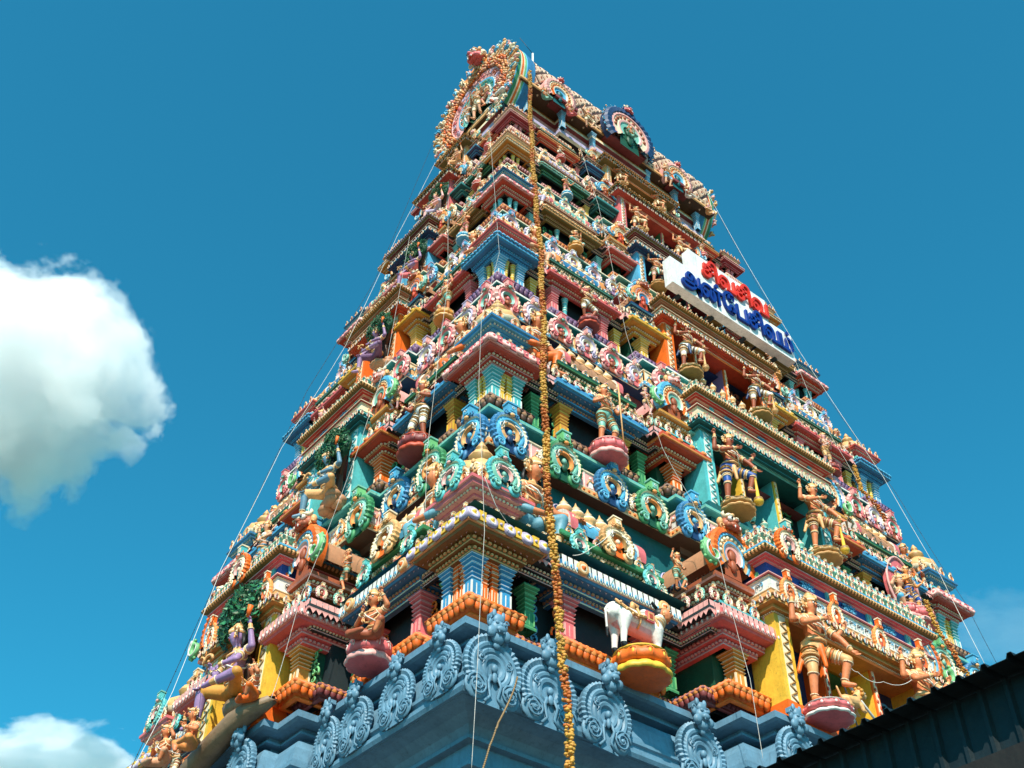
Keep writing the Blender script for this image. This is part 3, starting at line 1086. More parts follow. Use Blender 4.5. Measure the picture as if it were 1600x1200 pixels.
# colour schemes per storey
SCH = [
    dict(ck=('tan2', 'gold', 'gold'), co=('ros', ('lav', 'yellow')), cp=('blue2', 'white'), cc=('orange', 'cream'), k1=('pink', 'pinkl'), kk=('tealb', 'sea', 'pinkl', 'teald', 'tealb'),
         mk=('blue', 'cream', 'tan'), mo=('fringe', ('white', 'bluel')), mp=('pink', 'pinkl'), m2=('green', 'greenl'), mbar=('bluel', 'pink'), mkk=('gold', 'cream', 'goldd', 'orange', 'gold'),
         tk=('pink', 'pinkl', 'pinkl'), to=('fringe', ('pinkl', 'white')), tp=('ochre', 'cream'), t2=('rust', 'pinkl'), tg=('orange', 'bluel', 'gold', 'cream', 'pinkl', 'rust'), tm=('greenl', 'white'),
         ro=('orange', 'orangel'), wall='void', pan='greenl', pil='yellow', fra='orange', din='yellow', lk=('ochred', 'gold', 'cream')),
    dict(ck=('brick', 'pinkl', 'cream'), co=('ros', ('pinkl', 'pink')), cp=('tealb', 'white'), cc=('yellow', 'cream'), k1=('blue', 'bluel'), kk=('cream', 'gold', 'lav', 'orange', 'gold'),
         mk=('blue', 'bluel', 'tan'), mo=('bump', ('bluel', 'blue')), mp=('ochre', 'yellow'), m2=('dgreen', 'greenl'), mbar=('tan', 'pink'), mkk=('lav', 'pinkl', 'green', 'blue', 'lav'),
         tk=('red', 'orangel', 'cream'), to=('bump', ('orangel', 'red')), tp=('orange', 'cream'), t2=('ochre', 'gold'), tg=('bluel', 'cream', 'orange', 'gold', 'sea', 'rust'), tm=('greenl', 'white'),
         ro=('brown', 'tan'), wall='void', pan='green', pil='tealb', fra='yellow', din='tealb', lk=('teald', 'tealb', 'sea')),
    dict(ck=('blue', 'bluel', 'bluel'), co=('curl', ('bluel', 'white')), cp=('bluel', 'white'), cc=('yellow', 'cream'), k1=('brick', 'pink'), kk=('lav', 'white', 'pinkl', 'blue', 'lav'),
         mk=('brick', 'pink', 'cream'), mo=('bump', ('pink', 'pinkl')), mp=('pink', 'pinkl'), m2=('dgreen', 'sea'), mbar=('blue', 'orangel'), mkk=('gold', 'cream', 'pinkl', 'goldd', 'gold'),
         tk=('ochre', 'yellow', 'cream'), to=('bump', ('yellow', 'cream')), tp=('yellow', 'cream'), t2=('navy', 'bluel'), tg=('orangel', 'pinkl', 'cream', 'orange', 'blue', 'red'), tm=('sea', 'white'),
         ro=('purple', 'violet'), wall='void', pan='rust', pil='orange', fra='orange', din='violet', lk=('red', 'orangel', 'cream')),
    dict(ck=('red', 'pinkl', 'cream'), co=('ros', ('pinkl', 'pink')), cp=('red', 'pinkl'), cc=('tealb', 'white'), k1=('navy', 'bluel'), kk=('sea', 'cream', 'bluel', 'teald', 'gold'),
         mk=('olive', 'gold', 'tan'), mo=('curl', ('gold', 'cream')), mp=('pink', 'cream'), m2=('rust', 'cream'), mbar=('sea', 'pink'), mkk=('cream', 'lav', 'gold', 'goldd', 'cream'),
         tk=('brick', 'pinkl', 'cream'), to=('bump', ('pinkl', 'pink')), tp=('pink', 'white'), t2=('ochre', 'cream'), tg=('orangel', 'cream', 'gold', 'cream', 'orange', 'red'), tm=('bluel', 'white'),
         ro=('rust', 'orangel'), wall='void', pan='green', pil='bluel', fra='pink', din='void', lk=('navy', 'bluel', 'lav')),
    dict(ck=('ochre', 'cream', 'gold'), co=('curl', ('gold', 'cream')), cp=('yellow', 'cream'), cc=('yellow', 'cream'), k1=('rust', 'cream'), kk=('cream', 'gold', 'white', 'orange', 'gold'),
         mk=('dgreen', 'sea', 'greenl'), mo=('curl', ('sea', 'cream')), mp=('tealb', 'cream'), m2=('maroon', 'cream'), mbar=('lav', 'gold'), mkk=('cream', 'gold', 'sea', 'goldd', 'cream'),
         tk=('teald', 'tealb', 'sea'), to=(None, None), tp=('bluel', 'white'), t2=('maroon', 'cream'), tg=('bluel', 'cream', 'gold', 'cream', 'orange', 'rust'), tm=('bluel', 'white'),
         ro=('maroon', 'pinkl'), wall='void', pan='rust', pil='pink', fra='pink', din='green', lk=('brick', 'pinkl', 'cream')),
    dict(ck=('dred', 'pinkl', 'pink'), co=('curl', ('pinkl', 'cream')), cp=('bluel', 'white'), cc=('pink', 'white'), k1=('maroon', 'cream'), kk=('sea', 'cream', 'gold', 'teald', 'gold'),
         mk=('red', 'orangel', 'cream'), mo=('curl', ('gold', 'cream')), mp=('orangel', 'cream'), m2=('dgreen', 'cream'), mbar=('rust', 'gold'), mkk=('cream', 'gold', 'pinkl', 'goldd', 'cream'),
         tk=('navy', 'bluel', 'bluel'), to=(None, None), tp=('bluel', 'white'), t2=('maroon', 'cream'), tg=('gold', 'cream', 'gold', 'cream', 'orangel', 'rust'), tm=('sea', 'white'),
         ro=('pinkl', 'cream'), wall='void', pan='rust', pil='gold', fra='cream', din='brick', lk=('olive', 'gold', 'cream')),
]
FRZ = [None,
       dict(under='brown', dot=('gold', 'orange'), pan=('pinkl', 'white'), rec='teald', tri='sea', led=('tealb', 'sea'), kud=(('blue', 'bluel', 'gold', 'navy', 'bluel'), ('green', 'sea', 'orangel', 'dgreen', 'greenl'))),
       dict(under='navy', dot=('bluel', 'white'), pan=('cream', 'gold'), rec='teald', tri='sea', led=('teal', 'white'), kud=(('pinkl', 'pink', 'sea', 'rust', 'pinkl'), ('pinkl', 'lav', 'cream', 'pink', 'pinkl'))),
       dict(under='maroon', dot=('bluel', 'white'), pan=('cream', 'orangel'), rec='dgreen', tri='rust', led=('sea', 'cream'), kud=(('bluel', 'lav', 'pinkl', 'blue', 'bluel'), ('lav', 'white', 'gold', 'violet', 'lav'))),
       dict(under='dgreen', dot=('maroon', 'cream'), pan=('white', 'lav'), rec='maroon', tri='gold', led=('tealb', 'cream'), kud=(('cream', 'gold', 'sea', 'goldd', 'cream'), ('bluel', 'cream', 'pinkl', 'blue', 'sea'))),
       dict(under='maroon', dot=('gold', 'cream'), pan=('pinkl', 'cream'), rec='navy', tri='cream', led=('lav', 'white'), kud=(('cream', 'gold', 'bluel', 'goldd', 'cream'), ('pinkl', 'cream', 'sea', 'rust', 'gold')))]


def plan(A, B, sR, sL):
    """closed outline; sR steps on the wide faces [(u, f)...] widest first, sL on the narrow faces"""
    def side(h, o, st):
        pts = [(-h, 0)]
        f0 = 0
        for u, f in st:
            pts += [(-u, f0), (-u, f)]
            f0 = f
        return pts + [(-a, f) for a, f in reversed(pts)]
    out = []
    for (h, o, st, ang) in ((A, B, sR, 0), (B, A, sL, 90), (A, B, sR, 180), (B, A, sL, 270)):
        for (u, f) in side(h, o, st)[:-1]:
            x, y = u, -(o + f)
            c, s_ = round(math.cos(R(ang))), round(math.sin(R(ang)))
            out.append((x * c - y * s_, x * s_ + y * c))
    return out


# ---- base: blue grey cornice with its cove, mouldings and wall
bsteps = ([(4.25, .75), (3.70, 1.23)], [(2.75, .5), (1.9, .85)])
zl = 12.25 + EYE
base = MB()
P0 = plan(AA[0], BB_[0], *bsteps)
c = 'slate'
prof = [(-.9, .12, c), (-.9, 1.1, c), (-1.05, 1.2, c), (-1.05, 5.2, c), (-.9, 5.3, c), (-.9, 5.9, c), (-1.05, 6.0, c), (-1.05, zl - 3.0, c), (-.95, zl - 2.95, c), (-.95, zl - 2.78, c), (-.86, zl - 2.76, c), (-.86, zl - 2.56, c),
        (-.76, zl - 2.54, c), (-.76, zl - 2.46, c), (-.86, zl - 2.44, c), (-.86, zl - 2.08, c), (-.70, zl - 2.06, c), (-.70, zl - 1.98, c), (-.76, zl - 1.96, c), (-.66, zl - 1.80, c), (-.45, zl - 1.68, c), (-.22, zl - 1.62, c), (-.12, zl - 1.61, c),
        (-.12, zl - 1.60, c), (-.04, zl - 1.60, c), (0, zl - 1.52, c), (0, zl - 1.44, c), (-.07, zl - 1.40, c), (-.07, zl - 1.32, c), (-.02, zl - 1.29, c),
        (-.02, zl - 1.22, c), (-.10, zl - 1.18, c), (-.10, zl - 1.10, c), (-.12, zl - 1.0, c), (-.16, zl - .8, c), (-.25, zl - .62, c), (-.38, zl - .52, c), (-.55, zl - .48, c), (-.55, zl - .40, c), (-.32, zl - .38, c), (-.32, zl - .33, c),
        (-.40, zl - .30, c), (-.40, zl - .22, c), (-.12, zl - .20, c), (-.04, zl - .17, c), (-.04, zl - .02, c), (-.10, zl, c), (-4, zl + .002, c)]
base.sweep(P0, True, prof)
solid('base_cornice', base)
# wall pilasters under the cornice on both seen faces
pl = MB()
for F, H, O in ((FR, AA[0], BB_[0]), (FL, BB_[0], AA[0])):
    st = bsteps[0] if F is FR else bsteps[1]
    u = -H + 2.1
    while u <= H - 2.0:
        f = 0
        for a, b in st:
            if abs(u) < a:
                f = b
        y = -(O + f - 1.05)
        q = MB()
        for (hw, z0, z1, d) in ((.28, 6.02, zl - 4.0, .14), (.36, zl - 4.0, zl - 3.85, .2), (.24, zl - 3.85, zl - 3.55, .12), (.38, zl - 3.55, zl - 3.3, .2), (.50, zl - 3.3, zl - 2.99, .3)):
            q.box(u - hw, u + hw, y - d, y + .1, z0, z1, 'slate')
        pl.put(q, F)
        u += 1.9
solid('wall_pilasters', pl, kind='stuff') if False else solid('pilaster_course', pl)

MK = dict(base_kudu=('slate',))
for u in (10.42, 9.05, 7.55, 4.85):
    for sg in (1, -1):
        part('horseshoe_ornament', base_kudu, ('slate',), FR @ T(sg * u, -(BB_[0] + .04), zl - .98) @ S(.70, .5, .70))
for u in (-3.2, -1.1, 1.1, 3.2):
    part('horseshoe_ornament', base_kudu, ('slate',), FR @ T(u, -(BB_[0] + 1.27), zl - .98) @ S(.68, .5, .68))
for u in (7.42, 5.92, 4.45, 3.35, -3.35, -4.5, -5.95, -7.4):
    part('horseshoe_ornament', base_kudu, ('slate',), FL @ T(u, -(AA[0] + .04), zl - .90) @ S(.58 if abs(u) > 4 else .48, .34, .55))
for u in (1.2, -1.2):
    part('horseshoe_ornament', base_kudu, ('slate',), FL @ T(u, -(AA[0] + .89), zl - .98) @ S(.64, .5, .64))

TOPS = {}
STAT = []          # statues to place later
for k in range(6):
    K, A, B, s, h = Kz[k], AA[k], BB_[k], sb[k], sa[k]
    sc = SCH[k]
    kap = A / 11.1
    ks = .5 * (s + kap)                 # ornament scale
    lod = 0 if k < 2 else 1
    # floor of the pillars, plinth and core wall
    zp = K - 1.42 * s
    zf = zp - .45 * s
    cr = .95 * kap
    # --- storey core wall (recess colour) with floor slab
    core = MB()
    stR = [(.42 * A, OC[k] * .7), (.27 * A, OC[k])]
    stL = [(.36 * B, OC[k] * .5), (.2 * B, OC[k] * .8)]
    cR, cL = (.262 * A, -min(2.3, B * .5)), (.19 * B, -2.3)
    pc = plan(A, B, [(.41 * A, TC[k]), cR], [(.345 * B, TC[k]), cL])
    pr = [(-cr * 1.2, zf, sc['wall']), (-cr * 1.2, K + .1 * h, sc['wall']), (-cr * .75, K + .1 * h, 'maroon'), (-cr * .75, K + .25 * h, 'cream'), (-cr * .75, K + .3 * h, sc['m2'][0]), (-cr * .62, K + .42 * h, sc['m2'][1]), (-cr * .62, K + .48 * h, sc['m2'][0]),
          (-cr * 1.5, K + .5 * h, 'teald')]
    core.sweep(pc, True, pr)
    A2, B2 = (AA[k + 1], BB_[k + 1]) if k < 5 else (5.9, 2.8)
    pw_ = plan(A2 - .45, B2 - .45, [], [])
    uw = ('teald', 'maroon', 'navy', 'maroon', 'brown', 'maroon')[k]
    core.sweep(pw_, True, [(0, K + .46 * h, uw), (0, K + 3.4 * h, uw)])
    core.sweep(pw_, True, [(0, K + .5 * h, uw), (cr * 1.6, K + .47 * h, uw)])

    def leafscreen(M, st, j):
        zz = K + 1.95 * h
        core.ell((0, -.02, zz), (st * .42, .06, .52 * h), 'slate2' if k % 2 == 0 else 'maroon', 10, 6, M)
        core.tube([(st * .38 * math.cos(R(a_)), -.07, zz + .48 * h * math.sin(R(a_))) for a_ in range(-20, 201, 22)], .022 * h, 'lav' if k % 2 == 0 else 'pinkl', 4, M)
        core.put(proto(kalasa, 'gold', 'cream')[0], M @ T(st * .5, -.12, K + 1.6 * h) @ S(.42 * h))
        core.ell((0, -.08, zz - .1 * h), (st * .16, .05, .2 * h), 'teal' if k % 2 == 0 else 'gold', 7, 5, M)
    core.along(pw_, True, .0, .44 * h, leafscreen)
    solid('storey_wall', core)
    # recess eaves with drip fringe between the pavilions
    ea = MB()
    pe = plan(A - cr * .55, B - cr * .55, [(.41 * A, TC[k]), cR], [(.345 * B, TC[k]), cL])
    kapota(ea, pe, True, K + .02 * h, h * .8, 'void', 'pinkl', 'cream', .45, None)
    if k < 3:
        def fr(M, st, j):
            w_ = st * .46
            ea.add([(-w_, -.01, K + .28 * h), (w_, -.01, K + .28 * h), (w_, -.04, K + .0 * h), (0, -.05, K - .12 * h), (-w_, -.04, K + .0 * h)], [(0, 4, 3, 2, 1)], 'pinkl', False, M)
        ea.along(pe, True, .42 * h * .8, .17 * ks, fr)
    roll(ea, plan(A - cr * 1.0, B - cr * 1.0, [(.41 * A, TC[k]), cR], [(.345 * B, TC[k]), cL]), True, zf, s * .8, 'maroon', sc['ro'][1])
    ea.along(pe, True, .30 * h, .40 * h + .04, lambda M, st, j: ea.put(proto(kudu, ('pinkl', 'sea', 'cream', 'bluel')[(j + k) % 4], 'cream', 'pink', 'rust', 'gold', 1)[0], M @ T(0, 0, K + .55 * h) @ S(.15 * h + .01)))
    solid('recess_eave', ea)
    # --- frieze under this storey
    if k > 0:
        z = SCH
        fz = FRZ[k]
        f = MB()
        z0, z1 = K - 3.15 * s, zf - .03
        hh = z1 - z0
        cf = ([(.39 * A, max(.3, TC[k])), (.30 * A, max(.3, TC[k]) + .2)], [(.33 * B, .3), (.22 * B, .45)])
        pf = plan(A - .12, B - .12, *cf)
        q = lambda t: z0 + hh * t
        pr = [(-1.6, q(-.16), fz['under']), (-.5, q(-.12), fz['under']), (-.42, q(-.02), fz['under']), (-.02, q(0), 'cream'), (0, q(.02), fz['dot'][0]), (0, q(.14), 'cream'), (.0, q(.16), fz['pan'][0]), (-.05, q(.17), fz['pan'][0]), (-.05, q(.55), 'cream'),
              (-.02, q(.57), 'cream'), (-.02, q(.60), fz['rec']), (-.30 * s, q(.60), fz['rec']), (-.30 * s, q(.83), fz['led'][0]), (.02, q(.84), fz['led'][0]), (.06, q(.86), fz['led'][1]), (.06, q(.92), fz['led'][1]), (.0, q(.94), fz['led'][0]), (.0, q(.99), fz['led'][1]), (-.05, q(1.0), fz['led'][0]), (-1.6, q(1.0), 'brown')]
        f.sweep(pf, True, pr)
        f.along(pf, True, .0, .17 * s, lambda M, st, j: f.ell((0, -.005, q(.08)), (.045 * s, .02, .04 * s), fz['dot'][1], 6, 4, M))

        def panel(M, st, j):
            f.box(-st * .5, -st * .5 + .025 * s, -.02, .05, q(.18), q(.55), fz['pan'][1], M)
            f.box(-.07 * s, .07 * s, -.03, .04, q(.20), q(.36), fz['pan'][1], M)
            f.ell((0, -.02, q(.44)), (.05 * s, .03, .045 * s), fz['pan'][1], 6, 4, M)
            f.tube([(-.12 * s, -.02, q(.26)), (-.05 * s, -.04, q(.38)), (.06 * s, -.04, q(.34)), (.13 * s, -.02, q(.48))], .018 * s, fz['dot'][0], 4, M)
        f.along(pf, True, -.05, .42 * s, panel)
        f.along(pf, True, -.30 * s, .5 * s, lambda M, st, j: f.add([(-st * .5, -.02, q(.61)), (st * .5, -.02, q(.61)), (0, -.02, q(.82))], [(0, 1, 2)], fz['tri'], False, M))
        f.along(pf, True, .03, .95 * s, lambda M, st, j: f.put(proto(kudu, ('pinkl', 'cream', 'orangel')[j % 3], 'cream', 'bluel', 'rust', 'gold', 1)[0], M @ T(st * .25, 0, q(.34)) @ S(.17 * s + .03)))
        solid('frieze', f)
        # horseshoes riding on the frieze
        zk = q(.42)
        rk = (.56, .44, .35, .29, .26)[k - 1] * 1.0
        for F, H, O, ww in ((FR, A, B, cf[0]), (FL, B, A, cf[1])):
            n = 0
            us = []
            for t in ((.93, .76, .60, .46, .34) if k < 2 else (.95, .84, .73, .62, .51, .40, .31)) if F is FR else ((.90, .67, .46, .28) if k < 2 else (.92, .76, .60, .44, .29)):
                us += [t * H, -t * H]
            if k >= 1:
                us += [.12 * H, -.12 * H] if F is FR else [0.0]
            for u in us:
                ff = 0
                for a, b in ww:
                    if abs(u) < a:
                        ff = b
                if abs(u) < .3 * H and F is FR:
                    continue
                cc = fz['kud'][us.index(u) // 2 % 2]
                part('horseshoe_ornament', kudu, (*cc, lod), F @ T(u, -(O - .12 + ff + .06), zk) @ S(rk, rk, rk * 1.02))
    # --- corner pavilions (near, left, right)
    cw = 1.95 * kap * (1 if k else 1.0)
    ov = .53 * h
    hwp = cw / 2 - ov * .95            # wall half width
    for (sx, sy) in ((-1, -1), (-1, 1), (1, -1)):
        px, py = sx * (A - cw / 2), sy * (B - cw / 2)
        key = ('corner', k)
        if key not in CACHE:
            m = MB()
            hq = hwp + .06
            sq = [(-hq, -hq), (hq, -hq), (hq, hq), (-hq, hq)]
            roll(m, sq, True, zf, s, *sc['ro'])
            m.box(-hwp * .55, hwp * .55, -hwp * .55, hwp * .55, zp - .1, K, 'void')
            kapota(m, sq, True, K + .02 * h, h, *sc['ck'], orn=sc['co'][0], omat=sc['co'][1])
            z = K + .52 * h
            e = sc['kk'][0] if k else 'tealb'
            for i in range(3):
                m.sweep(sq, True, [(.30 * h - i * .07 * h, z, 'tealb'), (.30 * h - i * .07 * h, z + .05 * h, 'cream'), (.30 * h - i * .07 * h - .04 * h, z + .06 * h, 'teald'), (.24 * h - i * .07 * h, z + .10 * h, 'tealb')])
                z += .10 * h
            m.sweep(sq, True, [(-.02, z - .02, sc['k1'][0]), (-.02, z + .2 * h, sc['k1'][0])])
            m.along(sq, True, -.02, .16 * h, lambda M, st, j: m.box(-.04 * h, .04 * h, -.04, .02, z - .01, z + .2 * h, sc['k1'][1], M))
            z += .2 * h
            a, b = sc['k1']
            m.sweep(sq, True, [(0, z, b), (.09 * h, z + .01, a), (.09 * h, z + .08 * h, b), (.18 * h, z + .09 * h, a), (.18 * h, z + .17 * h, b), (.28 * h, z + .18 * h, a), (.30 * h, z + .27 * h, b), (.34 * h, z + .28 * h, a), (.34 * h, z + .36 * h, b), (.26 * h, z + .40 * h, a), (-.4, z + .42 * h, b)])
            dents(m, sq, True, .16, z + .10 * h, h, 'cream')
            z += .42 * h
            # dome with leaf skirt and finial
            m.sweep([(-hq * .6, -hq * .6), (hq * .6, -hq * .6), (hq * .6, hq * .6), (-hq * .6, hq * .6)], True, [(0, z - .02, 'navy'), (0, z + .22 * h, 'gold'), (.1 * h, z + .24 * h, 'gold'), (.1 * h, z + .3 * h, 'navy'), (-.1, z + .32 * h, 'gold')])
            m.lathe([(.3 * h, z + .28 * h, 'gold'), (.62 * h, z + .36 * h, 'cream'), (.70 * h, z + .52 * h, 'gold'), (.62 * h, z + .8 * h, 'gold'), (.36 * h, z + 1.0 * h, 'cream'), (.2 * h, z + 1.06 * h, 'gold'), (.24 * h, z + 1.12 * h, 'goldd'), (.3 * h, z + 1.28 * h, 'gold'),
                     (.22 * h, z + 1.42 * h, 'gold'), (.1 * h, z + 1.5 * h, 'goldd'), (.14 * h, z + 1.58 * h, 'gold'), (.02, z + 1.8 * h, 'gold')], 20, None, True, lambda i, n: 1 + (.06 if i % 2 else -.03))
            for q in range(4):
                m.put(proto(swirl_unit, 'cream', 'gold', q)[0], RZ(45 + 90 * q) @ T(0, -.66 * h, z + .45 * h) @ S(.42 * h))
            m.along(sq, True, .30 * h, .5 * h, lambda M, st, j: m.put(proto(kudu, ('cream', 'pinkl')[j % 2], 'gold', 'orange', 'rust', 'cream', 1)[0], M @ T(0, 0, K + 1.5 * h) @ S(.15 * h)))
            CACHE[key] = [m, m.mesh('corner_pavilion')]
        pav = link('corner_pavilion', CACHE[key][1], T(px, py, 0), tower)
        w_ = .125 * ks
        ph = K - .36 * h - zp
        hx = hwp - w_ * .75
        for (ix, iy) in ((-1, -1), (1, -1), (-1, 1), (1, 1)):
            if (ix, iy) == (1, 1):
                continue
            part('pillar', pillar, (*sc['cp'], w_, ph, False), T(ix * hx, iy * hx, zp), pav)
        for t in (-.33, .33):
            part('colonnette', pillar, (*sc['cc'], w_ * .6, ph, k in (2, 3, 4)), T(t * hx * 1.05, -hx, zp), pav)
            part('colonnette', pillar, (*sc['cc'], w_ * .6, ph, k in (2, 3, 4)), T(-hx, t * hx * 1.05, zp), pav)
        zk = K + 1.75 * h
        rk = .46 * h
        for M in (FR, FL):
            part('horseshoe_ornament', kudu, (*sc['kk'], lod), M @ T(.0, -(hwp + .36 * h), zk) @ RX(-6) @ S(rk), pav)
            if (sx, sy) == (-1, -1):
                pass
    # --- side pavilions on both faces
    for F, H, O, mid, thr, cen in ((FR, A, B, (.775, .452), (.405, .262), .262), (FL, B, A, (.77, .39), (.34, .195), .19)):
        wide = F is FR
        for sg in (-1, 1):
            # middle pavilion
            u0, u1 = sorted((sg * mid[0] * H, sg * mid[1] * H))
            uc, wd = (u0 + u1) / 2, (u1 - u0)
            key = ('mid', k, wide)
            hw_ = wd / 2 - ov * .95
            if key not in CACHE:
                m = MB()
                d = cr * 1.0
                pth = [(-hw_, d), (-hw_, 0), (hw_, 0), (hw_, d)]
                y0 = 0
                roll(m, pth, False, zf, s, *sc['ro'])
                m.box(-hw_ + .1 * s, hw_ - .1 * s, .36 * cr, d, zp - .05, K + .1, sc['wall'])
                kapota(m, pth, False, K + .02 * h, h, *sc['mk'], orn=sc['mo'][0], omat=sc['mo'][1] or ('lav', 'cream'))
                for t in ([-.62, .62] if k == 0 else []):
                    m.put(proto(rosette, 'gold', 'cream', 'orange')[0], T(t * wd / 2 * 1.1, -ov - .03, K + .12 * h) @ S(.17 * h))
                z = K + .5 * h
                m.sweep(pth, False, [(.24 * h, z, 'orangel'), (.24 * h, z + .07 * h, 'white'), (.17 * h, z + .08 * h, 'orange'), (.17 * h, z + .15 * h, 'cream'), (-.1, z + .16 * h, sc['m2'][0]), (-.1, z + .3 * h, sc['m2'][0])])
                z += .3 * h
                a, b = sc['m2']
                m.sweep(pth, False, [(-.1, z, a), (.02 * h, z + .01, b), (.02 * h, z + .03 * h, a), (.02 * h, z + .12 * h, a), (.14 * h, z + .13 * h, b), (.14 * h, z + .15 * h, a), (.14 * h, z + .24 * h, a), (.28 * h, z + .25 * h, b), (.30 * h, z + .28 * h, a), (.30 * h, z + .38 * h, b), (.2 * h, z + .42 * h, a), (-.5, z + .43 * h, b)])
                dents(m, pth, False, .03, z + .05 * h, h, 'cream')
                dents(m, pth, False, .15, z + .17 * h, h, 'cream')
                z += .43 * h
                m.sweep(pth, False, [(-.02, z, 'pinkl'), (-.02, z + .06 * h, 'maroon'), (-.1, z + .07 * h, 'pink'), (-.1, z + .16 * h, 'cream'), (0, z + .17 * h, 'pinkl'), (0, z + .23 * h, 'pink'), (-.4, z + .24 * h, 'pink')])
                z += .22 * h
                # barrel roof
                rb = .46 * h
                yb = rb * .75
                n = 14
                L = hw_ * .92
                xs = [-L, -L * .8, L * .8, L]
                cols = [sc['mbar'][1], sc['mbar'][0], sc['mbar'][1]]
                for i in range(3):
                    r_ = rb * (1.13 if i != 1 else 1.0)
                    vs = []
                    for x in (xs[i], xs[i + 1]):
                        for j in range(n + 1):
                            t = R(-20) + R(220) * j / n
                            vs.append((x, yb - r_ * math.cos(t), z + rb * .5 + r_ * math.sin(t)))
                    m.add(vs, [(j, j + 1, n + 2 + j, n + 1 + j) for j in range(n)], cols[i], True)
                    for o_ in (0, n + 1):
                        m.add([vs[o_ + j] for j in range(n + 1)], [tuple(range(n + 1))], 'white')
                # lattice on the barrel
                nn = max(3, int(L * 1.6 / (.35 * h)))
                for i in range(nn):
                    x0, x1 = -L * .78 + i * 1.56 * L / nn, -L * .78 + (i + 1) * 1.56 * L / nn
                    for (a0, a1) in ((10, 50), (50, 90), (90, 50), (50, 10)):
                        pt = [(x0 + (x1 - x0) * q_, yb - rb * 1.01 * math.cos(R(a0 + (a1 - a0) * q_)), z + rb * .5 + rb * 1.01 * math.sin(R(a0 + (a1 - a0) * q_))) for q_ in (0, .5, 1)]
                        m.tube(pt, .018 * h, 'white' if k != 1 else 'gold', 4)
                # arched leaf screens and finials behind
                for i in range(nn + 1):
                    x0 = -L * .8 + i * 1.6 * L / nn
                    if abs(x0) > .2 or True:
                        m.ell((x0, yb + rb * .55, z + rb * 1.9), (.17 * h, .05 * h, .36 * h), 'navy', 10, 6)
                        m.tube([(x0 + .15 * h * math.cos(R(a_)), yb + rb * .5, z + rb * 1.9 + .33 * h * math.sin(R(a_))) for a_ in range(0, 181, 30)], .02 * h, 'lav', 4)
                        m.put(proto(kalasa, 'gold', 'cream')[0], T(x0, yb - rb * .05, z + rb * 1.45) @ S(.5 * h, .5 * h, .55 * h))
                m.along(pth, False, .50 * h, .62 * h, lambda M, st, j: m.put(proto(kudu, (sc['kk'][0], 'pinkl')[j % 2], 'cream', 'pink', 'rust', 'cream', 1)[0], M @ T(0, 0, K + .30 * h) @ RX(-25) @ S(.115 * h))) if k else None
                m.along(pth, False, .22 * h, .42 * h, lambda M, st, j: m.put(proto(kudu, ('pinkl', 'cream')[j % 2], 'gold', 'bluel', 'rust', 'pinkl', 1)[0], M @ T(0, 0, K + 1.28 * h) @ S(.14 * h)))
                CACHE[key] = [m, m.mesh('side_pavilion')]
            pav = link('side_pavilion', CACHE[key][1], F @ T(uc, -(O - ov), 0), tower)
            w_ = .135 * ks
            ph = K - .36 * h - zp
            us = [-(hw_ - w_ * .9), (hw_ - w_ * .9)]
            for u in us:
                part('pillar', pillar, (*sc['mp'], w_, ph, False), T(u, w_ * .9, zp), pav)
            if wide and k in (2, 3):
                for u in (-.28 * wd, .28 * wd):
                    part('colonnette', pillar, ('tealb', 'cream', w_ * .6, ph, True), T(u * .6, w_, zp), pav)
            for u in (-.3 * wd, .3 * wd):
                part('scroll_relief', scroll_panel, (sc['pan'] if k else 'orange', .75 * ks, ph * .95, 3 + k), T(u, .345 * cr, zp), pav)
            part('horseshoe_ornament', kudu, (*sc['mkk'], lod), T(0, -.42 * h, K + 1.42 * h) @ RX(-8) @ S(.48 * h), pav)
            for q in (-1, 1):
                part('horseshoe_ornament', kudu, (*sc['kk'], 1), T(q * hw_ * .86, -.36 * h, K + .92 * h) @ RX(-8) @ S(.27 * h), pav)
            ug = sg * (mid[1] + thr[0]) / 2 * H
            part('horseshoe_ornament', kudu, (*sc['kk'], lod), F @ T(ug, -(O - ov - cr * .45), K + 1.35 * h) @ S(.40 * h))
            ug = sg * (mid[0] + .045) * H
            part('horseshoe_ornament', kudu, (*sc['mkk'], 1), F @ T(ug, -(O - ov - cr * .45), K + 1.0 * h) @ S(.30 * h))
            # third pavilion, stepping forward
            u0, u1 = sorted((sg * thr[0] * H, sg * thr[1] * H))
            uc, wd = (u0 + u1) / 2, (u1 - u0)
            key = ('third', k, wide)
            hw_ = max(wd / 2 - ov * .6, .3 * h)
            if key not in CACHE:
                m = MB()
                d = cr * 1.0 + TC[k]
                pth = [(-hw_, d), (-hw_, 0), (hw_, 0), (hw_, d)]
                roll(m, pth, False, zf, s, *sc['ro'])
                m.box(-hw_ + .05, hw_ - .05, .45 * cr, d, zp - .05, K + .1, 'dgreen')
                kapota(m, pth, False, K - .12 * h, h, *sc['tk'], over=.55, orn=sc['to'][0], omat=sc['to'][1] or ('lav', 'cream'))
                z = K + .36 * h
                for i in range(3):
                    m.sweep(pth, False, [(.34 * h - i * .08 * h, z, 'tealb'), (.34 * h - i * .08 * h, z + .05 * h, 'white'), (.28 * h - i * .08 * h, z + .06 * h, 'teald'), (.28 * h - i * .08 * h, z + .09 * h, 'tealb')])
                    z += .09 * h
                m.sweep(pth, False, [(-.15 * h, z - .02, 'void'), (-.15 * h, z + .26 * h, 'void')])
                m.box(-.1 * h, .1 * h, -.05 * h, .3 * h, z, z + .3 * h, sc['t2'][0])
                z += .26 * h
                a, b = sc['t2']
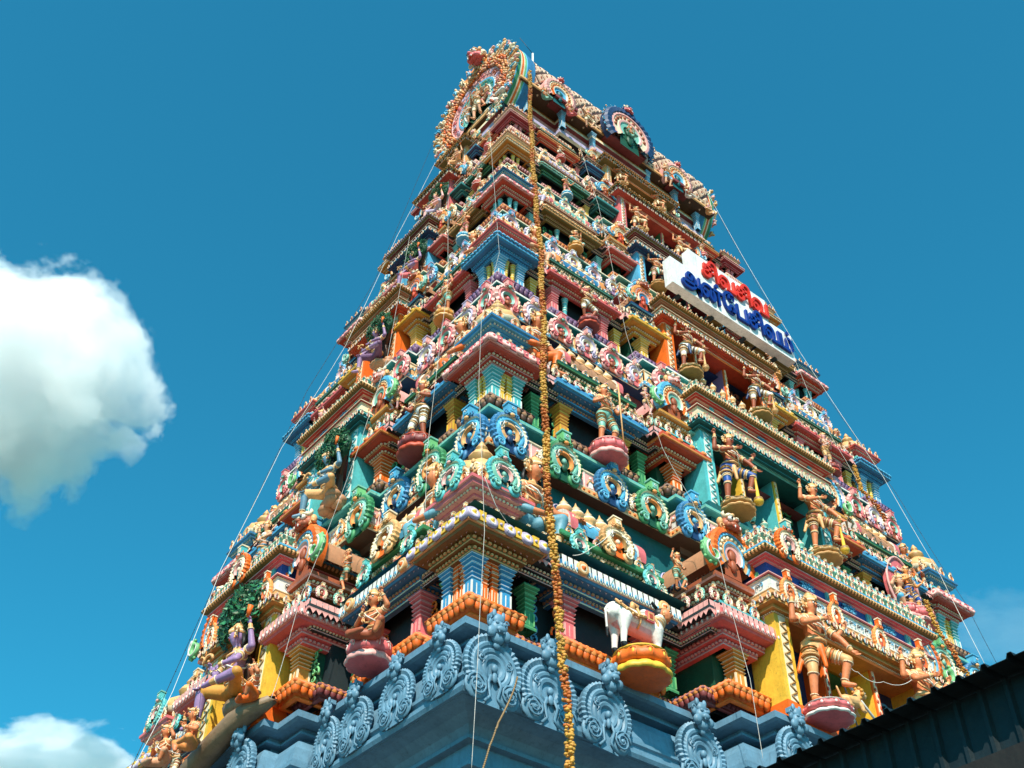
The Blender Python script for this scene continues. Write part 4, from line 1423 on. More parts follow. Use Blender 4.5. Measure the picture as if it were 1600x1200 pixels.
                m.sweep(pth, False, [(-.15 * h, z, a), (.0, z + .01, b), (0, z + .03 * h, a), (0, z + .12 * h, a), (.12 * h, z + .13 * h, b), (.12 * h, z + .15 * h, a), (.12 * h, z + .24 * h, a), (.26 * h, z + .25 * h, b), (.3 * h, z + .28 * h, a), (.3 * h, z + .38 * h, b), (.2 * h, z + .41 * h, a), (-.6, z + .42 * h, b)])
                dents(m, pth, False, .02, z + .05 * h, h, 'cream')
                dents(m, pth, False, .13, z + .17 * h, h, 'cream')
                z += .42 * h
                # short barrel running back behind the gable
                vs = []
                rb = .62 * h
                for y in (-.12 * h, 1.6):
                    for j in range(15):
                        t = R(-15) + R(210) * j / 14
                        vs.append((rb * math.cos(t), y, z + .55 * h + rb * math.sin(t)))
                m.add(vs, [(j, j + 1, 16 + j, 15 + j) for j in range(14)], 'tan' if k != 1 else 'pinkl', True)
                CACHE[key] = [m, m.mesh('projecting_pavilion')]
            pav = link('projecting_pavilion', CACHE[key][1], F @ T(uc, -(O + TC[k] - ov), 0), tower)
            w_ = .15 * ks
            ph = K - .5 * h - zp
            part('pillar', pillar, (*sc['tp'], w_, ph, False), T(0, w_ * 1.1, zp), pav)
            part('scroll_relief', scroll_panel, (sc['pan'], .5 * ks, ph * .95, 5 + k), T(hw_ * .62, .43 * cr, zp), pav)
            zg = K + 2.0 * h
            g = .72 * h
            part('gable_ornament', gable, sc['tg'], T(0, -.20 * h, zg) @ S(g, g, g * 1.1), pav)
            for q in (-1, 1):
                part('makara_tail', makara, sc['tm'], T(q * g * .9, -.25 * h, zg - g * .5) @ S(q * -g * .8, g * .8, g * .8), pav)
            part('lion_face_crest', kirti, ('pinkl' if k % 2 else 'rust', 'gold', 'cream'), T(0, -.22 * h, zg + g * .95) @ S(.62 * h), pav)
            # recess pillars + relief panels between pavilions
            for u in (sg * (mid[0] + .03) * H, sg * (mid[1] - .022) * H):
                part('pillar', pillar, ('green' if k < 2 else sc['cc'][0], 'greenl' if k < 2 else 'cream', .12 * ks, K - .36 * h - zp, False), F @ T(u, -(O - ov - cr * .3), zp))
                part('scroll_relief', scroll_panel, ('bluel' if k < 1 else sc['pan'], .5 * ks, (K - zp) * .85, 9 + k), F @ T(u - sg * .3 * ks, -(O - ov - cr * .62), zp))
        # --- centre bay
        oc = O + (OC[k] if wide else OC[k] * .8)
        hc = cen * H * 1.02
        z0, z1 = K + (-1.65, -1.57, -1.33, -.85, -.84, -.48)[k], K + DOOR[k][1]
        ktop = (Kz[k + 1] + DOOR[k + 1][0] - .15 - EYE) * (CY - B - OC[k] - .1) / (CY - BB_[k + 1] - OC[k + 1]) + EYE if k < 5 else K + 1.5 * h
        TOPS[(k, wide)] = ktop
        m = MB()
        pd = .85 * kap
        dw = (.87, .68, .62, .58, .58, .5)[k] if wide else (.6, .5, .45, .4, .38, .34)[k]
        # floor block, back wall, jamb walls
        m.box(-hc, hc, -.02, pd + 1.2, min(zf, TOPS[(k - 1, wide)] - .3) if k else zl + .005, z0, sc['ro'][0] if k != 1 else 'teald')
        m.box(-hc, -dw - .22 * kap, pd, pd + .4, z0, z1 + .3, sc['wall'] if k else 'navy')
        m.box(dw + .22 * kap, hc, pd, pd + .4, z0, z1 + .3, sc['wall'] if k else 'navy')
        # door chamber
        m.box(-dw - .02, -dw + .012, .33, 2.6, z0 + .006, z1 + .03, sc['din'])
        m.box(dw - .012, dw + .02, .33, 2.6, z0 + .006, z1 + .03, sc['din'])
        m.box(-dw + .01, dw - .01, 2.4, 2.6, z0 + .006, z1 + .03, sc['din'])
        m.box(-dw + .01, dw - .01, .35, 2.4, z0 - .03, z0 + .008, sc['din'])
        m.box(-dw - .02, dw + .02, .35, 2.6, z1 + .02, z1 + .06, sc['din'])
        pavc = link('doorway_bay', m.mesh('doorway_bay'), F @ T(0, -oc, 0), tower)
        # door frame
        fr_ = .2 * kap
        for q in (-1, 1):
            df = MB()
            df.box(q * (dw + fr_ / 2) - fr_ / 2, q * (dw + fr_ / 2) + fr_ / 2, .28, .62 + (pd - .6 if pd > .6 else .2), z0, z1 + .02, sc['fra'])
            df.box(q * (dw + fr_ / 2) - fr_ * .22, q * (dw + fr_ / 2) + fr_ * .22, .262, .29, z0, z1, 'cream')
            nz = int((z1 - z0) / .16)
            for i in range(nz):
                df.ell((q * (dw + fr_ / 2) + .03 * (1 if i % 2 else -1), .26, z0 + .08 + i * .16), (.035, .02, .06), 'red' if k == 0 else 'gold', 6, 4)
            link('door_jamb', df.mesh('door_jamb'), Matrix.Identity(4), pavc)
        # outer pilasters
        pw = .26 * kap
        pm = MB()
        pm.box(-pw, pw, 0, .9, z0, z1 + .02, sc['pil'])
        pm.box(-pw * .45, pw * .45, -.02, .0, z0, z1, 'cream' if k in (0, 2) else 'white')
        nz = int((z1 - z0) / (.13 * kap))
        for i in range(nz):
            t = .4 * pw * (1 if i % 2 else -1)
            pm.tube([(-t, -.03, z0 + i * .13 * kap), (t, -.035, z0 + (i + 1) * .13 * kap)], .022 * kap, {0: 'goldd', 1: 'tealb', 2: 'orangel'}.get(k, 'gold'), 4)
        me = pm.mesh('pilaster')
        for q in (-1, 1):
            link('pilaster', me, T(q * (hc - pw), 0, 0), pavc)
        for q in (-1, 1):
            part('scroll_relief', scroll_panel, ('bluel' if k == 0 else sc['pan'], .8 * kap, (z1 - z0) * .9, 21 + k), T(q * (dw + .22 + hc - pw * 2) / 2, pd - .03, z0), pavc)
        # lintel, band and upper mouldings
        lt = MB()
        pth = [(-hc, pd + 1.5), (-hc, 0), (hc, 0), (hc, pd + 1.5)]
        a, b, cdn = sc['lk']
        z = z1
        hs = (ktop - z1)
        u_ = hs / 4.6                    # all of the following mouldings share this unit
        lt.sweep(pth, False, [(-.9, z, a), (-.05, z + .001, b), (.0, z + .02, a), (0, z + .12 * u_, a), (.12, z + .13 * u_, b), (.12, z + .16 * u_, a), (.12, z + .30 * u_, a), (.26, z + .31 * u_, b), (.26, z + .35 * u_, a), (.26, z + .52 * u_, b), (.30, z + .54 * u_, b), (.30, z + .6 * u_, b), (.1, z + .61 * u_, b)])
        dents(lt, pth, False, .02, z + .04 * u_, max(.5, u_), cdn, h=.05)
        dents(lt, pth, False, .13, z + .19 * u_, max(.5, u_), cdn, h=.06)
        z += .6 * u_
        # ornamental band
        p1, p2 = [('gold', 'white'), ('sea', 'cream'), ('greenl', 'sea'), ('lav', 'white'), ('gold', 'cream'), ('cream', 'gold')][k]
        lt.sweep(pth, False, [(.18, z, p1), (.18, z + .32 * u_, 'cream'), (.20, z + .34 * u_, 'cream'), (.20, z + .37 * u_, p2), (.17, z + .38 * u_, p2), (.17, z + .95 * u_, 'cream'), (.2, z + .96 * u_, 'cream'), (.2, z + 1.0 * u_, 'cream'), (0, z + 1.01 * u_, 'cream')])
        lt.along(pth[1:3], False, .18, .2 * max(.5, u_), lambda M, st, j: lt.put(proto(rosette, 'orange' if k < 3 else 'bluel', 'cream', 'bluel')[0], M @ T(0, -.005, z + .17 * u_) @ S(.065 * u_)))

        def sw(M, st, j):
            q_ = MB()
            spiral(q_, (-.11 * u_, z + .66 * u_), .13 * u_, 'black' if k == 0 else 'gold', 1.1, .16, 1, 0, None, -.012, 4)
            spiral(q_, (.13 * u_, z + .68 * u_), .12 * u_, 'bluel' if k == 0 else 'pink', 1.1, .2, -1, 2, None, -.012, 4)
            lt.put(q_, M)
        lt.along(pth[1:3], False, .17, .52 * max(.5, u_), sw)
        lt.along(pth[0:2], False, .17, .52 * max(.5, u_), sw)
        lt.along(pth[2:4], False, .17, .52 * max(.5, u_), sw)
        z += 1.0 * u_
        b1, b2, b3 = [('pink', 'pinkl', 'royal'), ('brick', 'cream', 'brick'), ('tan', 'cream', 'brick'), ('maroon', 'cream', 'navy'), ('pinkl', 'cream', 'dgreen'), ('lav', 'cream', 'maroon')][k]
        lt.sweep(pth, False, [(.22, z, b1), (.25, z + .05 * u_, b2), (.25, z + .10 * u_, b1), (.14, z + .12 * u_, b1), (.14, z + .20 * u_, b2), (.10, z + .22 * u_, b1), (.06, z + .24 * u_, b3), (.06, z + .84 * u_, b2), (.12, z + .85 * u_, b2), (.12, z + .90 * u_, b1), (.2, z + .91 * u_, b2), (.2, z + .96 * u_, b1),
                              (.28, z + .96 * u_, b2), (.28, z + 1.02 * u_, b1), (.1, z + 1.04 * u_, b1)])
        n = 4 if wide else 3
        for i in range(n):
            x = -hc * .8 + i * 1.6 * hc / (n - 1)
            lt.box(x - .16 * u_, x + .16 * u_, -.12, .05, z + .25 * u_, z + .84 * u_, 'tealb')
            lt.box(x - .05 * u_, x + .05 * u_, -.14, .05, z + .28 * u_, z + .77 * u_, 'sea')
            if i < n - 1:
                q_ = proto(scroll_panel, 'bluel', 1.0, 1.6, 4)[0]
                lt.put(q_, T(x + .8 * hc / (n - 1) - .5 * u_, -.075, z + .54 * u_) @ RY(90) @ S(.42 * u_, 1, .55 * u_))
        z += 1.0 * u_
        g1, g2, g3, g4 = [('gold', 'bluel', 'pinkl', 'sea'), ('gold', 'cream', 'teal', 'tealb'), ('gold', 'cream', 'orangel', 'lav'), ('lav', 'cream', 'bluel', 'gold'), ('gold', 'cream', 'bluel', 'pinkl'), ('gold', 'cream', 'lav', 'bluel')][k]
        lt.sweep(pth, False, [(.2, z + .02 * u_, 'olive'), (.36, z + .1 * u_, 'olive'), (.42, z + .2 * u_, 'olive'), (.36, z + .3 * u_, 'olive'), (.3, z + .34 * u_, g2), (.36, z + .37 * u_, g2), (.36, z + .46 * u_, 'cream'), (.28, z + .48 * u_, g2), (.2, z + .56 * u_, g3), (.24, z + .6 * u_, g3), (.24, z + .68 * u_, 'cream'),
                              (.1, z + .7 * u_, 'maroon'), (.05, z + .86 * u_, g4), (.2, z + .92 * u_, g4), (.26, z + 1.04 * u_, g4), (.2, z + 1.16 * u_, g4), (.0, z + 1.22 * u_, g4)])
        lt.along(pth, False, .38, .2 * max(.5, u_), lambda M, st, j: lt.ell((0, .02, z + .2 * u_), (st * .45, .075, .11 * u_), g1, 8, 5, M))
        lt.along(pth, False, .22, .22 * max(.5, u_), lambda M, st, j: lt.ell((0, 0, z + 1.04 * u_), (st * .4, .05, .09 * u_), g4 if j % 2 else 'cream', 6, 4, M))
        z += 1.2 * u_
        lt.sweep(pth, False, [(.0, z - .01, sc['wall']), (-.15, z + .05 * u_, sc['wall']), (-.15, z + .55 * u_, g2), (-.02, z + .57 * u_, g2), (-.02, z + .7 * u_, 'cream'), (-.9, z + .71 * u_, 'cream')])
        us_ = max(.5, u_)
        for (off, zz, rr_, sp_, cs) in ((.30, z1 + .50 * u_, .085, .42, ('pinkl', 'cream', 'bluel')), (.34, z - .62 * u_, .10, .5, ('cream', 'sea', 'orangel')), (.02, z + .38 * u_, .15, .46, ('pinkl', 'gold', 'sea'))):
            lt.along(pth, False, off, sp_ * us_, lambda M, st, j: lt.put(proto(kudu, cs[(j + k) % 3], 'cream', 'pink', 'rust', cs[(j + k + 1) % 3], 1)[0], M @ T(0, 0, zz) @ S(rr_ * us_ * 1.5)))
        link('lintel', lt.mesh('lintel'), Matrix.Identity(4), pavc)
        kn = 4 if wide else 3
        cc = [('orangel', 'cream', 'orange', 'red', 'orange'), ('pinkl', 'lav', 'cream', 'pink', 'pinkl'), ('lav', 'bluel', 'navy', 'navy', 'violet'), ('lav', 'cream', 'pinkl', 'violet', 'lav'), ('cream', 'gold', 'sea', 'goldd', 'gold'), ('bluel', 'cream', 'gold', 'blue', 'sea')][k]
        for i in range(kn):
            x = -hc * .86 + i * 1.72 * hc / (kn - 1)
            part('horseshoe_ornament', kudu, (*cc, lod), T(x, -.24, z1 + 1.05 * u_) @ S(.27 * kap ** .6, .3, .42 * kap ** .6), pavc)
        for i in range(2 if wide else 1):
            x = (-hc * .95, hc * .95)[i] if wide else 0
            part('horseshoe_ornament', kudu, (*SCH[k]['tg'][:1], 'cream', *sc['kk'][2:], lod), T(x * .9, -.42, z1 + 3.35 * u_) @ S(.42 * kap), pavc)
        if wide and k in (1, 2):
            for i in range(9):
                x = -hc * .75 + i * 1.5 * hc / 8
                part('finial', kalasa, ('gold' if k == 2 else 'sea', 'cream'), T(x, -.05, z0 + .0) @ S(.30, .30, .36), pavc)

# ---- crowning barrel roof
ZE = 42.3 + EYE            # underside of the eave
ZC, RV = 43.4 + EYE, 2.85
gr = MB()
pg = plan(5.3, 2.3, [(3.4, .3), (1.8, .55)], [(1.5, .4)])
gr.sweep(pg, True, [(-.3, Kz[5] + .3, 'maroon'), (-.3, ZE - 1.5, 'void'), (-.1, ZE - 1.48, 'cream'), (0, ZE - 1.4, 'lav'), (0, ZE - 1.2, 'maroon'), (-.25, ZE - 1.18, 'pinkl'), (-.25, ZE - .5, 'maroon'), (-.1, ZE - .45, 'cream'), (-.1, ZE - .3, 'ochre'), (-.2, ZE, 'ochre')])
for F, H, O in ((FR, 5.3, 2.3), (FL, 2.3, 5.3)):
    for t in (-.93, -.62, -.3, .3, .62, .93):
        gr.put(proto(pillar, 'bluel', 'white', .085, 1.1, False)[0], F @ T(t * H, -(O + .05 + (.3 if abs(t * H) < 3.4 and F is FR else 0)), ZE - 1.2))
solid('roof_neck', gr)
ev = MB()
pe = [(-5.55, -2.75), (5.55, -2.75), (5.55, 2.75), (-5.55, 2.75)]
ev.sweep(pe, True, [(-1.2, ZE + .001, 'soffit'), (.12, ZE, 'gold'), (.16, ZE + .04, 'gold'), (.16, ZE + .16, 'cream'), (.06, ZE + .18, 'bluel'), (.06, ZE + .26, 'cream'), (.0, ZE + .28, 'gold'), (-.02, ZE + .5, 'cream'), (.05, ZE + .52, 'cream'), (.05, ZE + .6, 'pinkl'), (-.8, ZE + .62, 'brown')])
for i, sgn in ((-3.4, 1), (0, 1), (3.4, 1)):
    ev.box(i - (.6 if i else 1.1), i + (.6 if i else 1.1), -3.15, -2.5, ZE - .05, ZE + .12, 'maroon')
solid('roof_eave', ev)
rv = MB()
n = 36
a0, a1 = R(-22), R(202)
vs = []
for x in (-5.4, 5.4):
    for j in range(n + 1):
        t = a0 + (a1 - a0) * j / n
        vs.append((x, -RV * math.cos(t), ZC + RV * math.sin(t)))
rv.add(vs, [(j, j + 1, n + 2 + j, n + 1 + j) for j in range(n)], 'brown', True)
# diamond tiles
nx, na = 17, 28
cw_, ca = 10.8 / nx, (a1 - a0) / na
for i in range(nx * 2):
    for j in range(na):
        xc = -5.4 + (i + (1 if j % 2 else 0) * .0 + .5) * cw_ / 1.0 * .5 * 1.0
        if (i + j) % 2:
            continue
        tc = a0 + (j + .5) * ca
        hx, ht = cw_ * .37, ca * .76

        def P(dx, dt, r):
            t = tc + dt
            return (xc + dx, -r * math.cos(t), ZC + r * math.sin(t))
        if tc > pi * .75:
            continue
        r1, r2 = RV + .005, RV + .06
        v = [P(-hx, 0, r1), P(0, -ht, r1), P(hx, 0, r1), P(0, ht, r1), P(-hx * .75, 0, r2), P(0, -ht * .75, r2), P(hx * .75, 0, r2), P(0, ht * .75, r2)]
        col = 'tile'
        rv.add(v, [(4, 5, 6, 7), (0, 1, 5, 4), (1, 2, 6, 5), (2, 3, 7, 6), (3, 0, 4, 7)], col)
        v = [P(-hx * .25, 0, r2 + .02), P(0, -ht * .3, r2 + .02), P(hx * .25, 0, r2 + .02), P(0, ht * .3, r2 + .02)]
        rv.add(v, [(0, 1, 2, 3)], 'rust')
barrel = solid('barrel_roof', rv)
rd = MB()
rd.tube([(-5.4, 0, ZC + RV + .02), (5.4, 0, ZC + RV + .02)], .12, 'cream', 8)
solid('roof_ridge', rd)


def end_gable():
    """great horseshoe gable that closes the barrel, faces -y, centre at origin, radius 3.2"""
    m = MB()
    RG = 3.2
    n = 60
    a0, a1 = R(-48), R(228)
    prof = [(.97, 1.0, 'blue'), (.99, .55, 'bluel'), (.985, .50, 'greenl'), (.985, .42, 'cream'), (.985, .36, 'orange'), (.985, .26, 'cream'), (.985, .2, 'green'), (.985, .05, 'bluel'), (.98, 0, 'orangel'), (.80, -.05, 'rust'), (.795, .0, 'white'), (.76, 0, 'rust'), (.74, .02, 'rust'), (.62, .05, 'white'), (.60, .0, 'pinkl'),
            (.58, .04, 'pinkl'), (.46, .08, 'white'), (.44, .03, 'bluel'), (.41, .03, 'white'), (.40, .1, 'sea'), (.33, .12, 'white'), (.31, .06, 'white'), (.295, .2, 'dgreen'), (.28, .7, 'dgreen')]
    vs = []
    for (r, y, _) in prof:
        for i in range(n + 1):
            t = a0 + (a1 - a0) * i / n
            e = 1 + .10 * max(0, 1 - abs(t - pi / 2) / .5) ** 2      # pointed top
            vs.append((r * RG * math.cos(t), y, r * RG * math.sin(t) * e))
    fs = [(j * (n + 1) + i, j * (n + 1) + i + 1, (j + 1) * (n + 1) + i + 1, (j + 1) * (n + 1) + i) for j in range(len(prof) - 1) for i in range(n)]
    m.add(vs, fs, [prof[j][2] for j in range(len(prof) - 1) for _ in range(n)])
    m.add([(-1.2, .7, -2.2), (1.2, .7, -2.2), (1.2, .7, 1.2), (-1.2, .7, 1.2)], [(0, 1, 2, 3)], 'dgreen')
    r = random.Random(3)
    for i in range(25):
        t = R(-44) + R(268) * i / 24
        m.put(proto(swirl_unit, ('cream', 'pinkl', 'gold')[i % 3], ('cream', 'bluel')[i % 2], i % 5)[0], RY(0) @ T(RG * .93 * math.cos(t), -.05, RG * .93 * math.sin(t)) @ Matrix.Rotation(-(t - pi / 2), 4, 'Y') @ S(.55, .7, .62))
    for i in range(34):
        t = R(-44) + R(268) * i / 33
        m.put(proto(swirl_unit, ('gold', 'cream', 'pinkl', 'orangel')[i % 4], 'cream', i % 4 + 7)[0], T(RG * .84 * math.cos(t), -.02, RG * .84 * math.sin(t)) @ Matrix.Rotation(-(t - pi / 2), 4, 'Y') @ S(.34, .5, .36))
    for i in range(14):
        for sx in (-1, 1):
            m.put(proto(swirl_unit, ('bluel', 'sea', 'pinkl')[i % 3], 'cream', i % 4)[0], T(sx * (1.2 + .25 * (i % 5)), -.05, -2.0 - .35 * (i // 5)) @ RY(30 * i) @ S(.36))
    for i in range(70):
        t = R(-40) + R(260) * i / 69
        for rr_ in (.76, .70, .64):
            q = rr_ + r.uniform(-.02, .02)
            m.ell((RG * q * math.cos(t), -.04, RG * q * math.sin(t)), (r.uniform(.06, .11), .1, r.uniform(.06, .11)), r.choice(('orange', 'orangel', 'gold', 'peach', 'rust')), 6, 4)
    for i in range(26):
        t = R(-40) + R(260) * i / 25
        spiral(m, (RG * .52 * math.cos(t), RG * .52 * math.sin(t)), .16, r.choice(('pink', 'pinkl', 'rust', 'lav')), 1.2, .2, r.choice((-1, 1)), t, None, 0, 4)
        spiral(m, (RG * .37 * math.cos(t), RG * .37 * math.sin(t)), .1, r.choice(('green', 'teal', 'orange')), 1.0, .2, r.choice((-1, 1)), t, None, .04, 4)
    return m


g0 = MB()
gm = end_gable().mesh('end_gable')
for M in (FL @ T(0, -5.95, 43.5 + EYE), RZ(90) @ T(0, -5.95, 43.5 + EYE)):
    g = link('end_gable', gm, M @ T(.15, 0, -.1) @ S(.9, 1, .92), tower)
    q = proto(kirti, 'pink', 'cream', 'gold')
    if q[1] is None:
        q[1] = q[0].mesh('lion_face_crest')
    link('lion_face_crest', q[1], T(.35, -.15, 2.75) @ RX(10) @ S(.95, 1.1, .9), g)
for x, sc_, zz, cols in ((-3.5, .82, .35, ('pinkl', 'cream', 'orange', 'gold', 'bluel', 'teald')), (0, 1.38, .45, ('navy', 'pinkl', 'cream', 'rust', 'sea', 'dgreen')), (3.4, .82, .35, ('pinkl', 'cream', 'orange', 'gold', 'bluel', 'teald'))):
    g = link('roof_gable', pmesh('roof_gable', gable, *cols), T(x - .25 if x else 0, -3.05 - (.25 if x == 0 else 0), ZE + .02 + zz * sc_) @ S(sc_, .9, sc_ * 1.08), tower)
    link('lion_face_crest', pmesh('lion_face_crest', kirti, 'pink', 'navy', 'cream'), T(0, -.05, .98) @ S(.42, .5, .36), g)
    if x == 0:
        ms = MB()
        ms.tube([(1.0 * math.cos(R(a_)), .04, 1.0 * math.sin(R(a_))) for a_ in range(-30, 211, 8)], .06, 'navy', 6)
        for i in range(19):
            t = R(-30) + R(240) * i / 18
            ms.put(proto(swirl_unit, 'bluel', 'navy', i % 5)[0], T(1.02 * math.cos(t), .0, 1.02 * math.sin(t)) @ Matrix.Rotation(-(t - pi / 2), 4, 'Y') @ S(.17, .3, .2))
        link('flame_fringe', ms.mesh('flame_fringe'), Matrix.Identity(4), g)
fn_ = MB()
for i in range(7):
    fn_.put(proto(kalasa, 'navy', 'bluel')[0], T(-4.2 + i * 1.4, 0, ZC + RV + .1) @ S(.5))
solid('ridge_finials', fn_)
rod = MB()
rod.tube([(-2.65, 0, ZC + RV - .3), (-2.65, 0, 52.4)], .05, 'white', 6)
rod.tube([(-2.65, 0, 52.4), (-3.3, .2, 53.4)], .014, 'black', 4)
link('lightning_rod', rod.mesh('lightning_rod'), Matrix.Identity(4), tower)

# ---- resolve the repeated parts: the hundred nearest of a kind stay parts of their own, the rest become one
eye = Vector((-CX, -CY, EYE))
groups = {}
for (name, fn, args, M, par) in PARTS:
    if name == 'horseshoe_ornament':
        M = M @ RY(rnd.uniform(-3.5, 3.5)) @ S(rnd.uniform(.95, 1.05), rnd.uniform(.85, 1.15), rnd.uniform(.95, 1.05))
    W = (par.matrix_local @ M) if par else M
    if par and par.parent is not tower:
        W = par.parent.matrix_local @ W
    groups.setdefault(name, []).append((round((W.translation - eye).length, 3), len(groups.get(name, [])), fn, args, M, par, W))
for name, L in groups.items():
    L.sort(key=lambda t: (t[0], t[1]))
    # keep only what faces the two seen sides
    for (d, _, fn, args, M, par, W) in L[:96]:
        link(name, pmesh(name, fn, *args), M, par or tower)
    rest = L[96:]
    if rest:
        m = MB()
        for (d, _, fn, args, M, par, W) in rest:
            m.put(proto(fn, *args)[0], W)
        link(name, m.mesh(name), Matrix.Identity(4), tower, kind='stuff')

# ------------------------------------------------------------------ statues
ORD = ['lowest', 'second', 'third', 'fourth', 'fifth', 'sixth']
SK = (('skin', 'skin'),)
NCR = [0]


def statue(kind, M, scale, cols, label, group, name='statue', mirror=False, crown_=(0, 1.0), hd=None, ped=None, cat='statue'):
    root = bpy.data.objects.new(name, None)
    C.objects.link(root)
    root.matrix_world = M
    root['label'] = label
    root['category'] = cat
    if group:
        root['group'] = group
    me = figmesh(kind, mirror, tuple(sorted(cols.items())))
    link('body', me, S(scale) if kind != 'cow' else S(scale, scale, scale * .86), root)
    HD = dict(guardian=((.02, -.02, .93), .062, 12), stand=((-.01, -.02, .93), .062, 0), dancer=((.03, -.02, .92), .062, -10), seated=((.04, -.05, .50), .072, 22), lalita=((0, -.05, .55), .068, -38),
              kneel=((0, -.05, .46), .072, 0)).get(kind)
    if HD and crown_[1]:
        c_, r_, yw = HD
        if mirror:
            c_ = (-c_[0], c_[1], c_[2])
            yw = -yw
        link('crown', pmesh('crown', crown, crown_[1]), S(scale) @ T(c_[0], c_[1], c_[2] + r_ * .45) @ RZ(yw) @ S(r_), root)
    if ped:
        pc, pr, pz, ph = ped
        link('pedestal', pmesh('pedestal', lotus, *pc), T(0, -.05, pz) @ S(pr, pr, ph), root)
    return root


def mace(h, c1, c2):
    m = MB()
    m.lathe([(.001, 0, c1), (.10, .03, c1), (.14, .12, c2), (.12, .22, c1), (.05, .27, c1), (.035, .6 * h, c1), (.03, .88 * h, c1), (.07, .91 * h, c2), (.09, .95 * h, c2), (.03, h, c2)], 12)
    return m


def add_at(F, u, out, z, rz=0):
    return T(CX, CY, 0) @ F @ T(u, -out, z) @ RZ(rz)


ROLE = [dict(skin='skin', cloth='gold', cloth2='orange'), dict(skin='rust', cloth='royal', cloth2='gold'), dict(skin='rust', cloth='white', cloth2='navy'), dict(skin='skin', cloth='pinkl', cloth2='sea'), dict(skin='skin', cloth='cream', cloth2='gold'), dict(skin='skin', cloth='gold', cloth2='cream')]
DCOL = ['yellow', 'teal', 'purple', 'dark', 'green', 'red']
# door guardians on the wide face
for k in range(6):
    K, A, B = Kz[k], AA[k], BB_[k]
    kap = A / 11.1
    h = [2.85, 2.45, 2.0, 1.55, 1.4, 1.15][k]
    z0 = EYE + [12.45, 19.45, 25.45, 30.6, 34.5, 38.2][k]
    for sg in (-1, 1):
        if k == 1 and sg == 1:
            cols = dict(skin='skin', cloth='rust', cloth2='gold')
        else:
            cols = ROLE[k]
        u = sg * (2.05, 1.8, 1.6, 1.35, 1.15, 1.05)[k]
        out = B + OC[k] + [.30, .18, .14, .1, .08, .08][k]
        pr = .42 * h / 2.7
        lift = [.28, .1, .15, .1, .1, .1][k]
        ex = []
        if k == 0:
            lion = figmesh('lion', False, (('cloth', 'gold'), ('cloth2', 'ochre')))
        mm = pmesh('mace', mace, .5 * h, 'gold' if k != 1 else 'yellow', 'goldd')
        s_ = statue('guardian', add_at(FR, u, out, z0 + lift, -6), h, cols,
                    '%s four-armed door guardian %s of the %s doorway, %s storey' % ({0: 'orange-skinned', 1: 'bronze-skinned', 2: 'striped-cloth'}.get(k, 'gold-crowned'), 'left' if sg < 0 else 'right', DCOL[k], ORD[k]),
                    'door guardians on the wide face', 'guardian_statue', False, (0, 1.15), ped=((('pink', 'white', 'pinkl') if k == 0 else ('olive', 'gold', 'cream') if k == 2 else ('goldd', 'gold', 'cream')), pr * 1.25, 0.02, .42 * h / 2.7 * .9))
        if k:
            link('mace', mm, T(h * .2, -h * .17, 0.0) @ S(h * .42, h * .42, h * .40), s_)
        if k == 0:
            link('lion_mount', lion, T(.52, -.30, .0) @ RZ(8) @ S(1.05), s_)
# large seated pairs behind each corner pavilion
POS = ['near', 'left', 'right']
for k in range(5):
    K, A, B, h = Kz[k], AA[k], BB_[k], sa[k]
    fs = 3.05 * h
    cols0 = [dict(skin='skin', cloth='tealg', cloth2='gold'), dict(skin='skin', cloth='orange', cloth2='orangel'), dict(skin='skin', cloth='peach', cloth2='gold'), dict(skin='skin', cloth='lav', cloth2='cream'), dict(skin='peach', cloth='gold', cloth2='cream')][k]
    for ci, (F, H, O, sgn) in enumerate(((FR, A, B, -1), (FL, B, A, 1), (FL, B, A, -1), (FR, A, B, 1))):
        u = sgn * (H - 2.1 * A / 11.1)
        mir = (sgn == 1)
        where = ['right of the near corner', 'left of the near corner', 'beside the left corner', 'beside the right corner'][ci]
        fq = 1.0 if ci < 2 else .72
        statue('seated', add_at(F, u, O - .62 * h - .1 - (.1 if ci > 1 else 0), K + 1.22 * h, 0), fs * fq, cols0, 'big seated figure in %s trousers %s, above %s storey' % (['blue', 'orange', 'peach', 'lilac', 'gold'][k], where, ORD[k]),
               'big seated figures by the corner pavilions', 'seated_statue', mir, (0, 1.0), cat='statue')
